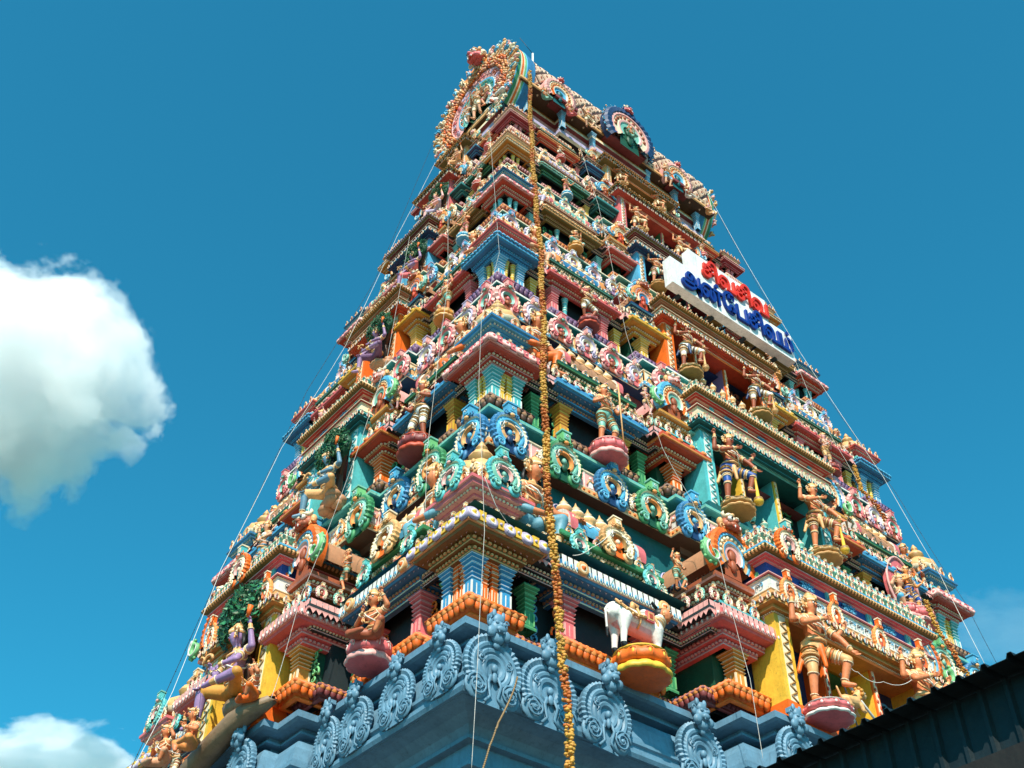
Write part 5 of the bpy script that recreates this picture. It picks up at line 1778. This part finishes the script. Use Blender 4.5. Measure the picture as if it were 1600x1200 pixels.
# cow on its lotus and the standing figures on the middle pavilions
cowr = statue('cow', add_at(FR, -6.72, 8.3, 14.40, 0), 1.6, {}, 'white cow with a woman\'s face and gold harness standing on an orange lotus pedestal', None, 'cow_statue', ped=(('orange', 'yellow', 'orangel'), .62, .0, .66))
n_ = 0
KND = ['stand', 'stand', 'dancer', 'kneel', 'stand', 'dancer', 'stand']
CLO = [('skin', 'sea', 'gold', 'green cloth'), ('peach', 'cream', 'pink', 'cream cloth'), ('skin', 'pink', 'gold', 'pink cloth'), ('peach', 'bluel', 'white', 'light blue cloth'), ('rust', 'white', 'gold', 'white cloth'), ('pinkl', 'gold', 'red', 'golden cloth')]
for k in range(6):
    K, A, B, h = Kz[k], AA[k], BB_[k], sa[k]
    s = sb[k]
    zf = K - 1.42 * s
    for F, H, O, mid, thr, nm in ((FR, A, B, .61, .333, 'wide'), (FL, B, A, .58, .268, 'narrow')):
        for sg in (-1, 1):
            side = ('left' if sg < 0 else 'right')
            if not (k == 0 and F is FR and sg < 0):
                sk, c1, c2, nmc = CLO[(k * 2 + (1 if F is FL else 0) + (sg > 0)) % 6]
                kd = KND[(k + (2 if sg > 0 else 0) + (1 if F is FL else 0)) % 7]
                if k == 1 and F is FR and sg < 0:
                    sk, c1, c2, nmc, kd = 'skin', 'sea', 'gold', 'green cloth', 'stand'
                pz = zf - .1 * s
                pc = (('brick', 'pinkl', 'white'), ('pink', 'pinkl', 'red'), ('maroon', 'red', 'pinkl'), ('ochre', 'gold', 'cream'), ('bluel', 'white', 'cream'))[(k + (F is FL)) % 5] if k else ('pink', 'pinkl', 'white')
                hh = (2.2 if kd in ('stand', 'dancer') else 2.3) * s * (.72 if k == 0 else 1 if k == 1 else .82)
                st = statue(kd, add_at(F, sg * mid * H, O - .06, pz + .14 * s, 0), hh * .95, dict(skin=sk, cloth=c1, cloth2=c2),
                            '%s figure in %s on lotus, %s pavilion, %s storey, %s face' % ({'stand': 'standing', 'dancer': 'dancing', 'kneel': 'sitting'}[kd], nmc, side, ORD[k], nm),
                            'figures on lotus pedestals', 'lotus_statue', sg > 0, ped=(pc, (.50 if k < 2 else .36) * s, .02, (.60 if k < 2 else .45) * s))
                if kd == 'stand' and k == 1 and F is FR:
                    m_ = MB()
                    m_.tube([(sg * -.30 * s, -.35 * s, -.1), (sg * -.27 * s, -.32 * s, 2.2 * s)], .022, 'gold', 5)
                    link('staff', m_.mesh('staff'), Matrix.Identity(4), st)
            # small figures sitting on the cornices beside the gables
            if k < 6:
                for t, rel in ((thr + .10, 'outer'), (thr - .085, 'inner')) if (F is FR or rel if False else True) else ():
                    sk, c1, c2, nmc = CLO[(k * 3 + n_) % 6]
                    n_ += 1
                    kd = ('kneel', 'dancer')[n_ % 2]
                    fs = (1.5 if kd == 'kneel' else 1.1) * h
                    statue(kd, add_at(F, sg * t * H, O - .12 * h - .05, K + (.98 if kd == 'kneel' else .95) * h, rnd.uniform(-12, 12)), fs, dict(skin=sk, cloth=c1, cloth2=c2),
                           '%s figure in %s, %s side of %s gable above %s storey, %s face' % ('sitting' if kd == 'kneel' else 'dancing', nmc, rel, side, ORD[k], nm),
                           'small figures beside the gables', 'gable_statue', n_ % 3 == 0)
# couple beside the black stone on the left face, lowest storey
rt_ = bpy.data.objects.new('shrine_stone', None)
C.objects.link(rt_)
rt_.matrix_world = add_at(FL, 4.75, 11.25, 14.62)
rt_['label'] = 'black rounded shrine stone on a dark base between two small figures on the pink lotus'
rt_['category'] = 'shrine stone'
m = MB()
m.lathe([(.30, 0, 'black'), (.34, .08, 'black'), (.22, .14, 'black'), (.30, .2, 'black'), (.16, .22, 'black'), (.16, .42, 'grey'), (.10, .52, 'grey'), (.01, .55, 'grey')], 14)
link('stone', m.mesh('stone'), Matrix.Identity(4), rt_)
statue('kneel', add_at(FL, 5.15, 11.35, 14.55, 20), 1.9, dict(skin='skin', cloth='rust', cloth2='gold'), 'small orange man sitting to the right of the black shrine stone on the pink lotus', None, 'lotus_statue')


# many-coloured deity with green tree canopy at the middle of the narrow face
def canopy(seed, r, curls):
    m = MB()
    q = random.Random(seed)
    m.tube([(0, .25, -1.9 * r), (.05, .2, -.9 * r), (-.05, .15, 0)], [.16 * r, .13 * r, .2 * r], 'brown', 7)
    for i in range(5):
        a = R(-70 + 35 * i)
        m.tube([(0, .2, -.8 * r), (.5 * r * math.sin(a), .1, -.2 * r), (.8 * r * math.sin(a), 0, .1 * r + .5 * r * math.cos(a))], [.1 * r, .07 * r, .04 * r], 'brown', 5)
    m.ell((0, .05 * r, .3 * r), (.85 * r, .28 * r, .66 * r), 'dgreen', 12, 8)
    for i in range(int(900 if not curls else 500)):
        a = q.uniform(0, 2 * pi)
        b = q.random() ** .5
        x, z = b * r * math.cos(a) * 1.05, b * r * math.sin(a) * .8 + .3 * r
        y = -.42 * r * math.sqrt(max(0, 1 - b * b)) + q.uniform(-.05, .08) * r
        if z < -.25 * r and abs(x) < .4 * r:
            continue
        M = T(x, y, z) @ RY(q.uniform(0, 360)) @ RX(q.uniform(-50, 50))
        l = q.uniform(.07, .13) * r
        m.add([(-l * .35, 0, 0), (0, -.02, -l), (l * .35, 0, 0), (0, -.02, l)], [(0, 1, 2, 3)], q.choice(('leaf', 'leaf', 'dgreen', 'green')), False, M)
    if curls:
        for i in range(26):
            a = q.uniform(0, 2 * pi)
            b = q.random() ** .5 * .85
            spiral(m, (b * r * math.cos(a), b * r * .8 * math.sin(a) + .3 * r), .15 * r, 'leaf', 1.3, .22, 1, a, None, -.45 * r * math.sqrt(max(0, 1 - b * b)) - .03, 4)
    return m


DC = [dict(skin='lavd', cloth='ochre', cloth2='greenl'), dict(skin='slate', cloth='gold', cloth2='gold'), dict(skin='violet', cloth='purple', cloth2='pinkl'), dict(skin='violet', cloth='pink', cloth2='purple'), dict(skin='pinkl', cloth='lav', cloth2='violet'), dict(skin='peach', cloth='gold', cloth2='sea')]
DN = ['lilac-skinned', 'blue-grey-skinned', 'dark purple', 'mauve', 'pale pink', 'peach-coloured']
for k in range(6):
    K, A, B, h = Kz[k], AA[k], BB_[k], sa[k]
    kap = A / 11.1
    fs = [2.75, 2.2, 1.8, 1.65, 1.5, 1.2][k]
    hz = EYE + [13.15, 19.4, 25.5, 30.15, 34.3, 38.3][k]
    st = statue('lalita', add_at(FL, [.6, 1.0, .7, .6, .5, .3][k], [12.2, 10.75, 9.6, 8.5, 7.7, 6.8][k], hz, 0), fs, DC[k], '%s deity seated mid narrow face, %s storey' % (DN[k], ORD[k]), 'deities in the middle of the narrow face', 'deity_statue', False, (0, 1.1))
    if k < 5:
        cn = canopy(k, (.40 if k == 0 else .36) * fs, k > 0)
        link('tree_canopy', cn.mesh('tree_canopy'), T(.0 if k else -.35, .10 if k else .2, fs * (.62 if k else .74)), st)
    rk = MB()
    rr = random.Random(k)
    for i in range(10):
        rk.ell((rr.uniform(-.35, .35) * fs * .4, rr.uniform(.05, .4), -rr.uniform(.03, .16) * fs), (rr.uniform(.08, .14) * fs, rr.uniform(.15, .22), rr.uniform(.05, .09) * fs), 'stone' if k == 0 else 'tan', 9, 6)
    link('rock_seat', rk.mesh('rock_seat'), Matrix.Identity(4), st)
for i, (u, o, z, sc_, cl, tx) in enumerate(((-.75, 11.95 + .8, 14.75, 1.9, 'orange', 'orange attendant with raised hand just right of the lilac deity'), (1.9, 12.7, 13.6, 2.3, 'orangel', 'orange attendant clinging to the rock below the lilac deity\'s foot'), (2.6, 12.6, 13.3, 2.2, 'peach', 'peach attendant at the far left of the rock below the lilac deity'))):
    pass
for i, (u, o, z, sc_, cl, tx) in enumerate(((1.9, 12.3, 12.55, 1.5, 'orange', 'orange attendant with raised hand just right of the lilac deity'), (.25, 12.8, 11.85, 1.7, 'orangel', 'orange attendant crouching on the rock below the lilac deity\'s foot'), (-1.4, 12.7, 12.1, 1.7, 'peach', 'peach attendant at the far left of the rock below the lilac deity'))):
    statue('kneel', add_at(FL, u, o, z + EYE, 10 * i - 10), sc_, dict(skin='skin', cloth=cl, cloth2='gold'), tx, 'attendants round the lilac deity', 'attendant_statue', i == 1, (0, .6))
# the long rock slab that carries them
rk = MB()
rr = random.Random(5)
pts = [(2.1, 11.9, 14.2, .12), (1.6, 12.1, 14.1, .22), (1.1, 12.2, 13.95, .27), (.4, 12.3, 13.68, .28), (-.4, 12.3, 13.45, .28), (-1.2, 12.3, 13.25, .25), (-2.2, 12.1, 13.15, .15)]
rk.tube([FL @ Vector((u, -o, z)) for u, o, z, r in pts], [r for *_, r in pts], 'stone', 12)
for v_ in range(len(rk.v)):
    x, y, z = rk.v[v_]
    rk.v[v_] = (x + rr.uniform(-.05, .05), y + rr.uniform(-.05, .05), z + rr.uniform(-.06, .06))
ro = link('rock_ledge', rk.mesh('rock_ledge'), T(CX, CY, 0), label='brown sculpted rock ledge under the lilac deity on the narrow face', cat='rock ledge')
# oval shield figure by the right corner of the second storey
st = statue('stand', add_at(FR, 6.4, BB_[1] + .15, 19.55 + EYE, 0), 1.65, dict(skin='orangel', cloth='royal', cloth2='gold'), 'orange figure before a pink-red oval shield on a pink lotus near the right corner', None, 'shield_statue', ped=(('pink', 'pinkl', 'brick'), .5, 0, .6))
m = MB()
vs = [(.78 * math.cos(t) * (1 - .25 * abs(math.sin(t)) ** 3), 0, 1.15 * math.sin(t)) for t in [2 * pi * i / 24 for i in range(24)]]
m.add(vs + [(x, .14, z) for x, y, z in vs], [tuple(range(24))] + [(i, (i + 1) % 24, (i + 1) % 24 + 24, i + 24) for i in range(24)], 'pink')
m.tube([(x, -.02, z) for x, y, z in vs + vs[:1]], .045, 'pinkl', 5)
link('oval_shield', m.mesh('oval_shield'), T(0, .2, 1.0), st)
# roof figures
for i, (u, o, z, kd, sc_, F, tx) in enumerate(((-4.6, 3.1, ZE - .75, 'kneel', 1.1, FR, 'near the left end'), (-2.3, 3.2, ZE - .9, 'dancer', 1.4, FR, 'left of the big central roof gable'), (-3.4, 3.25, ZE - .95, 'kneel', 1.1, FR, 'under the left small roof gable'),
                                               (2.3, 3.2, ZE - .9, 'stand', 1.4, FR, 'right of the big central roof gable'), (3.4, 3.3, ZE - .95, 'kneel', 1.1, FR, 'under the right small roof gable'), (4.9, 3.1, ZE - .75, 'kneel', 1.1, FR, 'near the right end'), (0, 3.4, ZE + .4, 'kneel', 1.1, FR, 'inside the big central roof gable'),
                                               (0, 5.75, ZE + .35, 'stand', 2.1, FL, 'in the middle of the end gable'), (.75, 5.75, ZE + .35, 'dancer', 1.6, FL, 'right in the end gable'), (-.75, 5.75, ZE + .35, 'dancer', 1.6, FL, 'left in the end gable'), (1.9, 5.9, ZE - .7, 'kneel', 1.9, FL, 'under the end gable'))):
    sk, c1, c2, nmc = CLO[i % 6]
    statue(kd, add_at(F, u, o, z, 0), sc_, dict(skin=sk, cloth=c1, cloth2=c2), '%s figure in %s, %s on the roof' % ({'kneel': 'sitting', 'dancer': 'dancing', 'stand': 'standing'}[kd], nmc, tx), 'figures round the crowning roof', 'roof_statue', i % 2 == 0)


# ------------------------------------------------------------------ garlands, cords, sign, awning, clouds
def W(u, out, z, F='R'):
    p = (FR if F == 'R' else FL) @ Vector((u, -out, z))
    return Vector((p.x + CX, p.y + CY, p.z + EYE))


def garland(name, pts, r, label):
    m = MB()
    q = random.Random(len(pts))
    P = [Vector(p) for p in pts]
    tot = 0
    for a, b in zip(P, P[1:]):
        L = (b - a).length
        n = max(1, int(L / (r * .62)))
        for i in range(n):
            c_ = a.lerp(b, i / n) + Vector((.03 * math.sin(tot * 1.3), 0, 0))
            ph = math.sin(tot * 2.2) + q.uniform(-.5, .5)
            col = 'mari' if ph > -.25 else 'mario'
            for j in range(4):
                an = q.uniform(0, 2 * pi)
                rr = r * q.uniform(.34, .62)
                ko = q.uniform(.35, .85)
                cc = c_ + Vector((math.cos(an) * r * ko, math.sin(an) * r * ko, q.uniform(-.5, .5) * r))
                m.ell(cc, (rr, rr, rr * .75), col if q.random() > .15 else 'ochre', 6, 4)
            tot += L / n
    return link(name, m.mesh(name), label=label, cat='garland', group=None)


gp = [W(-5.42, 3.10, 42.70), W(-5.76, 3.60, 38.29), W(-6.65, 4.90, 31.96), W(-7.52, 6.20, 26.90), W(-7.98, 6.80, 24.14), W(-8.47, 7.40, 21.17), W(-8.91, 7.90, 18.82), W(-9.35, 8.50, 16.28), W(-9.51, 8.80, 14.33), W(-9.79, 9.30, 12.15), W(-10.07, 9.80, 10.24), W(-10.43, 10.20, 8.79), W(-10.68, 10.40, 7.79)]
garland('marigold_garland', gp, .085, 'long orange and yellow marigold garland hanging down the right side of the near corner')
garland('marigold_garland', [W(5.38, 7.00, 24.98), W(5.13, 7.20, 23.74), W(5.51, 7.40, 23.16), W(5.67, 7.50, 22.55)], .075, 'short thin marigold garland by the right corner, between second and third storeys')
garland('marigold_garland', [W(5.89, 8.00, 19.43), W(5.75, 8.20, 18.30), W(5.86, 8.40, 17.72), W(5.73, 8.60, 16.97), W(5.84, 8.80, 16.49), W(6.05, 9.00, 15.94)], .08, 'thin marigold garland by the lowest storey\'s right corner, just above the shed roof')


def cord(name, pts, r, m_, label, sag=0.0, beads=None):
    q = []
    P = [Vector(p) for p in pts]
    for a, b in zip(P, P[1:]):
        for i in range(8):
            t = i / 8
            v = a.lerp(b, t)
            v.z -= sag * 4 * t * (1 - t)
            q.append(v)
    q.append(P[-1])
    mb_ = MB()
    mb_.tube(q, r, m_, 5)
    if beads:
        for a, b in zip(q, q[1:]):
            n = max(1, int((b - a).length / beads))
            for i in range(n):
                mb_.ell(a.lerp(b, i / n), r * 2.2, m_, 5, 4)
    return link(name, mb_.mesh(name), label=label, cat='cord')


cord('light_string', [W(-7.69, 3.60, 35.94), W(-8.57, 5.20, 30.11), W(-9.31, 6.50, 25.46), W(-11.01, 8.10, 20.35), W(-11.16, 8.30, 18.04), W(-11.22, 8.60, 15.61), W(-11.47, 9.10, 13.43), W(-11.74, 9.40, 11.46), W(-11.91, 9.60, 9.92), W(-12.25, 10.00, 8.10)], .005, 'wire', 'white light string running straight down the near corner', 0, .3)
cord('light_string', [W(-0.61, 6.50, 39.64, 'L'), W(1.72, 8.00, 32.93, 'L'), W(4.13, 9.40, 26.22, 'L'), W(4.66, 9.80, 24.41, 'L'), W(5.98, 10.80, 19.91, 'L'), W(6.77, 11.40, 17.03, 'L'), W(7.33, 11.70, 14.71, 'L')], .005, 'wire', 'white light string on the narrow face nearest the near corner', 0, .4)
cord('light_string', [W(0.62, 8.80, 31.95, 'L'), W(3.14, 10.60, 23.04, 'L'), W(3.97, 11.60, 18.73, 'L'), W(4.27, 12.40, 15.16, 'L'), W(4.47, 12.80, 13.73, 'L'), W(4.90, 13.20, 11.73, 'L'), W(5.29, 13.50, 10.78, 'L')], .005, 'wire', 'white light string down the middle of the narrow face', .05, .3)
cord('light_string', [W(-3.83, 4.20, 37.91), W(-4.19, 5.40, 32.74), W(-4.72, 6.30, 29.00), W(-5.18, 7.20, 24.36), W(-5.32, 7.90, 21.30), W(-5.33, 8.30, 19.26), W(-5.04, 8.80, 17.49), W(-5.00, 9.40, 15.34), W(-5.36, 9.90, 13.31), W(-5.63, 10.30, 11.84), W(-6.20, 10.80, 9.80)], .005, 'wire', 'white light string left of the doorways on the wide face', .05, .3)
cord('light_string', [W(2.96, 7.00, 29.73), W(2.33, 8.00, 25.09), W(2.39, 8.60, 22.65), W(2.44, 8.80, 21.82)], .005, 'wire', 'short white cord near the right edge, below the name board', .05, .3)
cord('stay_wire', [W(-3.43, 5.50, 45.64, 'L'), W(-2.05, 8.50, 32.11, 'L'), W(-1.83, 10.50, 25.40, 'L'), W(-0.92, 12.60, 16.57, 'L'), W(1.63, 14.50, 10.40, 'L')], .007, 'black', 'dark knotted stay wire along the left edge of the tower', .05, .35)
cord('stay_wire', [W(-2.85, 5.80, 42.58, 'L'), W(-1.68, 8.00, 34.66, 'L'), W(-0.64, 10.00, 26.80, 'L'), W(-1.40, 11.20, 22.38, 'L'), W(-0.12, 12.80, 16.75, 'L'), W(1.62, 14.00, 12.26, 'L'), W(2.28, 14.70, 10.11, 'L')], .006, 'white', 'white stay wire along the left edge of the tower', .05)
cord('stay_wire', [W(4.59, 3.40, 42.56), W(4.10, 6.50, 30.03), W(5.46, 8.20, 23.18), W(5.92, 9.20, 18.75), W(5.16, 10.00, 16.06)], .006, 'black', 'dark knotted stay wire along the right edge of the tower', .05, .4)
cord('stay_wire', [W(4.72, 3.40, 42.56), W(4.18, 5.00, 36.48), W(3.99, 6.80, 29.58), W(4.60, 8.40, 23.27), W(4.93, 9.20, 19.32), W(4.46, 10.00, 15.91)], .006, 'white', 'white stay wire along the right edge of the tower', .05)
cord('twisted_rope', [W(-9.99, 8.30, 11.17), W(-10.35, 8.60, 10.57), W(-11.05, 9.10, 9.58), W(-11.09, 9.10, 9.47), W(-11.37, 9.30, 9.00), W(-11.78, 9.60, 8.22)], .010, 'rope', 'brown frayed rope hanging under the blue cornice near the corner', .02, .05)
cord('thin_cord', [W(-8.58, 8.40, 14.51), W(-8.38, 8.80, 14.59), W(-7.53, 8.60, 15.54)], .008, 'white', 'short pale cord crossing the green cornice right of the long garland', .06)
cord('thin_cord', [W(-11.14, 8.60, 15.23), W(-10.75, 8.50, 14.73), W(-10.25, 8.30, 14.59)], .008, 'white', 'short pale cord across the pink corner roof', .01)
cord('power_line', [(-30, 26, 6.2), (14, 17, 5.6)], .012, 'black', 'thin black line crossing the bottom left of the view', .05)

# name board: two white boxes with raised letters on struts
sg_root = bpy.data.objects.new('name_board', None)
C.objects.link(sg_root)
OS = BB_[3] + 1.45
sg_root.matrix_world = T(CX, CY, 0) @ T(1.1, -OS, 29.55 + EYE)
sg_root['label'] = 'white projecting name board with red letters above blue letters, fixed high on the wide face'
sg_root['category'] = 'sign'
m = MB()
m.box(-3.0, 3.15, 0, .36, 0, 1.30, 'signwhite')
link('lower_box', m.mesh('lower_box'), Matrix.Identity(4), sg_root)
m = MB()
m.box(-1.95, 2.0, .02, .34, 1.304, 2.45, 'signwhite')
link('upper_box', m.mesh('upper_box'), Matrix.Identity(4), sg_root)
for x in (-2.4, -.8, .8, 2.4):
    m = MB()
    m.tube([(x, .3, -.06), (x, 2.4, .15)], .085, 'black', 6)
    m.tube([(x, .3, 1.1), (x, 2.2, 1.1)], .05, 'black', 6)
    m.tube([(x, 2.1, .1), (x, 2.1, 1.15)], .05, 'black', 6)
    link('strut', m.mesh('strut'), Matrix.Identity(4), sg_root)
def lettering(parts, x0, x1, z0, hgt, paint, name):
    """raised Tamil letters: each written unit becomes a mesh of its own"""
    ms = []
    for t_ in parts:
        cu = bpy.data.curves.new('t', 'FONT')
        cu.body = t_
        cu.extrude = .09
        cu.offset = .014
        cu.resolution_u = 4
        o_ = bpy.data.objects.new('t', cu)
        C.objects.link(o_)
        me_ = bpy.data.meshes.new_from_object(o_.evaluated_get(bpy.context.evaluated_depsgraph_get()))
        bpy.data.objects.remove(o_)
        xs = [v.co.x for v in me_.vertices]
        ms.append((me_, min(xs), max(xs)))
    gap = .03
    tw = sum(b - a for _, a, b in ms) + gap * (len(ms) - 1)
    sx = (x1 - x0) / tw
    x = x0
    for me_, a, b in ms:
        me_.materials.clear()
        me_.materials.append(mat(paint))
        link(name, me_, T(x - a * sx, -.06, z0) @ RX(90) @ S(sx, hgt, .5), sg_root)
        x += (b - a + gap) * sx


lettering(['\u0b9a\u0bbf', '\u0bb5', '\u0b9a\u0bbf', '\u0bb5'], -1.45, 1.95, 1.42, 1.15, 'signred', 'red_letter')
lettering(['\u0b85', '\u0ba9\u0bcd', '\u0bc7\u0baa', '\u0b9a\u0bbf', '\u0bb5', '\u0bae\u0bcd'], -2.6, 3.05, .25, 1.25, 'signblue', 'blue_letter')

# shed with a corrugated roof sheet and ribbed cladding, close by at the lower right
shed = bpy.data.objects.new('shed', None)
C.objects.link(shed)
shed.location = (8.0, 1.0, 0)
shed['label'] = 'dark corrugated metal shed roof and ribbed cladding seen from below at the lower right'
shed['category'] = 'shed'


def corr(y0, y1, pitch, hh):
    """trapezoid rib profile: list of (y, height)"""
    out = []
    y = y0
    while y < y1:
        out += [(y, 0), (y + pitch * .70, 0), (y + pitch * .78, hh), (y + pitch * .92, hh)]
        y += pitch
    return out


pf = corr(-6, 8.5, .2, .035)
m = MB()
zr = 4.0 + EYE
vs = []
for lay in (0, .004):
    for x, dz in ((6.85, 0), (8.4, .10), (11.5, .3)):
        vs += [(x - 8, y - 1, zr + hgt + dz + lay) for y, hgt in pf]
n = len(pf)
fs = []
for a in (0, 1, 3, 4):
    fs += [(a * n + i, a * n + i + 1, (a + 1) * n + i + 1, (a + 1) * n + i) for i in range(n - 1)]
fs += [(i, i + 1, 3 * n + i + 1, 3 * n + i) for i in range(n - 1)]
m.add(vs, fs, 'tin')
link('roof_sheet', m.mesh('roof_sheet'), None, shed)
m = MB()
pf2 = corr(-6, 8.4, .2, -.03)
vs = []
for z in (zr - .50, zr + .01):
    vs += [(7.1 - 8 + hgt, y - 1, z) for y, hgt in pf2]
n = len(pf2)
m.add(vs, [(i, i + 1, n + i + 1, n + i) for i in range(n - 1)], 'tin')
link('wall_cladding', m.mesh('wall_cladding'), None, shed)
m = MB()
m.box(6.92 - 8, 7.08 - 8, -7, 7.4, zr - .74, zr - .52, 'brown_shaded')
link('beam', m.mesh('beam'), None, shed)
for y in (-6.5, -2, 2.5, 7.2):
    m = MB()
    m.box(6.95 - 8, 7.07 - 8, y - .06, y + .06, 0, zr - .72, 'grey')
    link('post', m.mesh('post'), None, shed)
m = MB()
m.box(11.3 - 8, 11.4 - 8, -7, 7.5, 0, zr + .25, 'grey')
link('back_wall', m.mesh('back_wall'), None, shed)

# poles leaning in the lowest doorway, with a cord
m = MB()
m.tube([W(-1.39, 9.50, 13.81), W(-0.40, 9.70, 12.6)], .035, 'white', 6)
m.tube([W(-1.40, 9.52, 13.8), W(-.75, 9.3, 12.4)], .02, 'grey', 6)
link('leaning_pole', m.mesh('leaning_pole'), label='white pole leaning across the yellow doorway', cat='pole')
cord('thin_cord', [W(-1.25, 9.60, 14.27), W(-0.97, 9.70, 13.91), W(-0.00, 9.70, 14.00), W(1.43, 9.60, 14.60)], .008, 'white', 'white cord sagging across the yellow doorway between the guardians', .12)


# ------------------------------------------------------------------ clouds (volumes far behind)
def cloud(name, px, py, wx, wy, dist, seed, dens, label, thr=.5):
    d = (fw + rt2 * ((px - 800) / 1853.53) - up2 * ((py - 600) / 1853.53)).normalized()
    m_ = MB()
    m_.ell((0, 0, 0), 1.0, 'white', 24, 14)
    me_ = m_.mesh(name)
    me_.materials.clear()
    mt = bpy.data.materials.new('cloud_vapour')
    mt.use_nodes = True
    t = mt.node_tree
    t.nodes.clear()
    out = t.nodes.new('ShaderNodeOutputMaterial')
    vol = t.nodes.new('ShaderNodeVolumePrincipled')
    vol.inputs['Color'].default_value = (1, 1, 1, 1)
    vol.inputs['Anisotropy'].default_value = .2
    tc = t.nodes.new('ShaderNodeTexCoord')
    nw = t.nodes.new('ShaderNodeTexNoise')
    nw.inputs['Scale'].default_value = 2.2 + seed * .3
    nw.inputs['Detail'].default_value = 3
    t.links.new(tc.outputs['Object'], nw.inputs['Vector'])
    wp = t.nodes.new('ShaderNodeVectorMath')
    wp.operation = 'MULTIPLY_ADD'
    wp.inputs[1].default_value = (.8, .8, .8)
    t.links.new(nw.outputs['Color'], wp.inputs[0])
    t.links.new(tc.outputs['Object'], wp.inputs[2])
    wq = t.nodes.new('ShaderNodeVectorMath')
    wq.operation = 'SUBTRACT'
    wq.inputs[1].default_value = (.4, .4, .4)
    t.links.new(wp.outputs[0], wq.inputs[0])
    ln = t.nodes.new('ShaderNodeVectorMath')
    ln.operation = 'LENGTH'
    t.links.new(wq.outputs[0], ln.inputs[0])
    ad = t.nodes.new('ShaderNodeVectorMath')
    ad.operation = 'ADD'
    ad.inputs[1].default_value = (seed * 3.1, seed * 1.7, seed)
    t.links.new(tc.outputs['Object'], ad.inputs[0])
    no = t.nodes.new('ShaderNodeTexNoise')
    no.inputs['Scale'].default_value = 1.9
    no.inputs['Detail'].default_value = 7
    no.inputs['Roughness'].default_value = .66
    no.inputs['Distortion'].default_value = .3
    t.links.new(ad.outputs[0], no.inputs['Vector'])

    def math_(op, a, b):
        q = t.nodes.new('ShaderNodeMath')
        q.operation = op
        for i, v in enumerate((a, b)):
            if isinstance(v, (int, float)):
                q.inputs[i].default_value = v
            else:
                t.links.new(v, q.inputs[i])
        return q.outputs[0]
    fall = math_('POWER', ln.outputs['Value'], 2.2)
    v = math_('SUBTRACT', math_('MULTIPLY', no.outputs['Fac'], 1.9), math_('ADD', math_('MULTIPLY', fall, .95), thr))
    v = math_('MULTIPLY', v, dens * 10)
    v = math_('MINIMUM', math_('MAXIMUM', v, 0.0), dens)
    t.links.new(v, vol.inputs['Density'])
    t.links.new(vol.outputs[0], out.inputs['Volume'])
    me_.materials.append(mt)
    k_ = dist / 1853.53
    M_ = T(*(d * dist + Vector((0, 0, EYE)))) @ m3.to_4x4() @ Matrix.Rotation(R(-18 if seed == 1 else 0), 4, 'Z') @ S(wx / 2 * k_, wy / 2 * k_, .5 * (wx + wy) / 2 * k_ * .8)
    o_ = link(name, me_, M_, label=label, cat='cloud')
    return o_


cloud('cloud', 25, 592, 470, 440, 1500, 1, .035, 'large white cumulus cloud left of the tower', .42)
cloud('cloud', 50, 1215, 400, 190, 1700, 2, .03, 'low white cloud at the bottom left corner', .45)
cloud('cloud', 1590, 985, 330, 150, 1700, 4, .0016, 'faint wispy cloud at the right edge of the sky', .5)
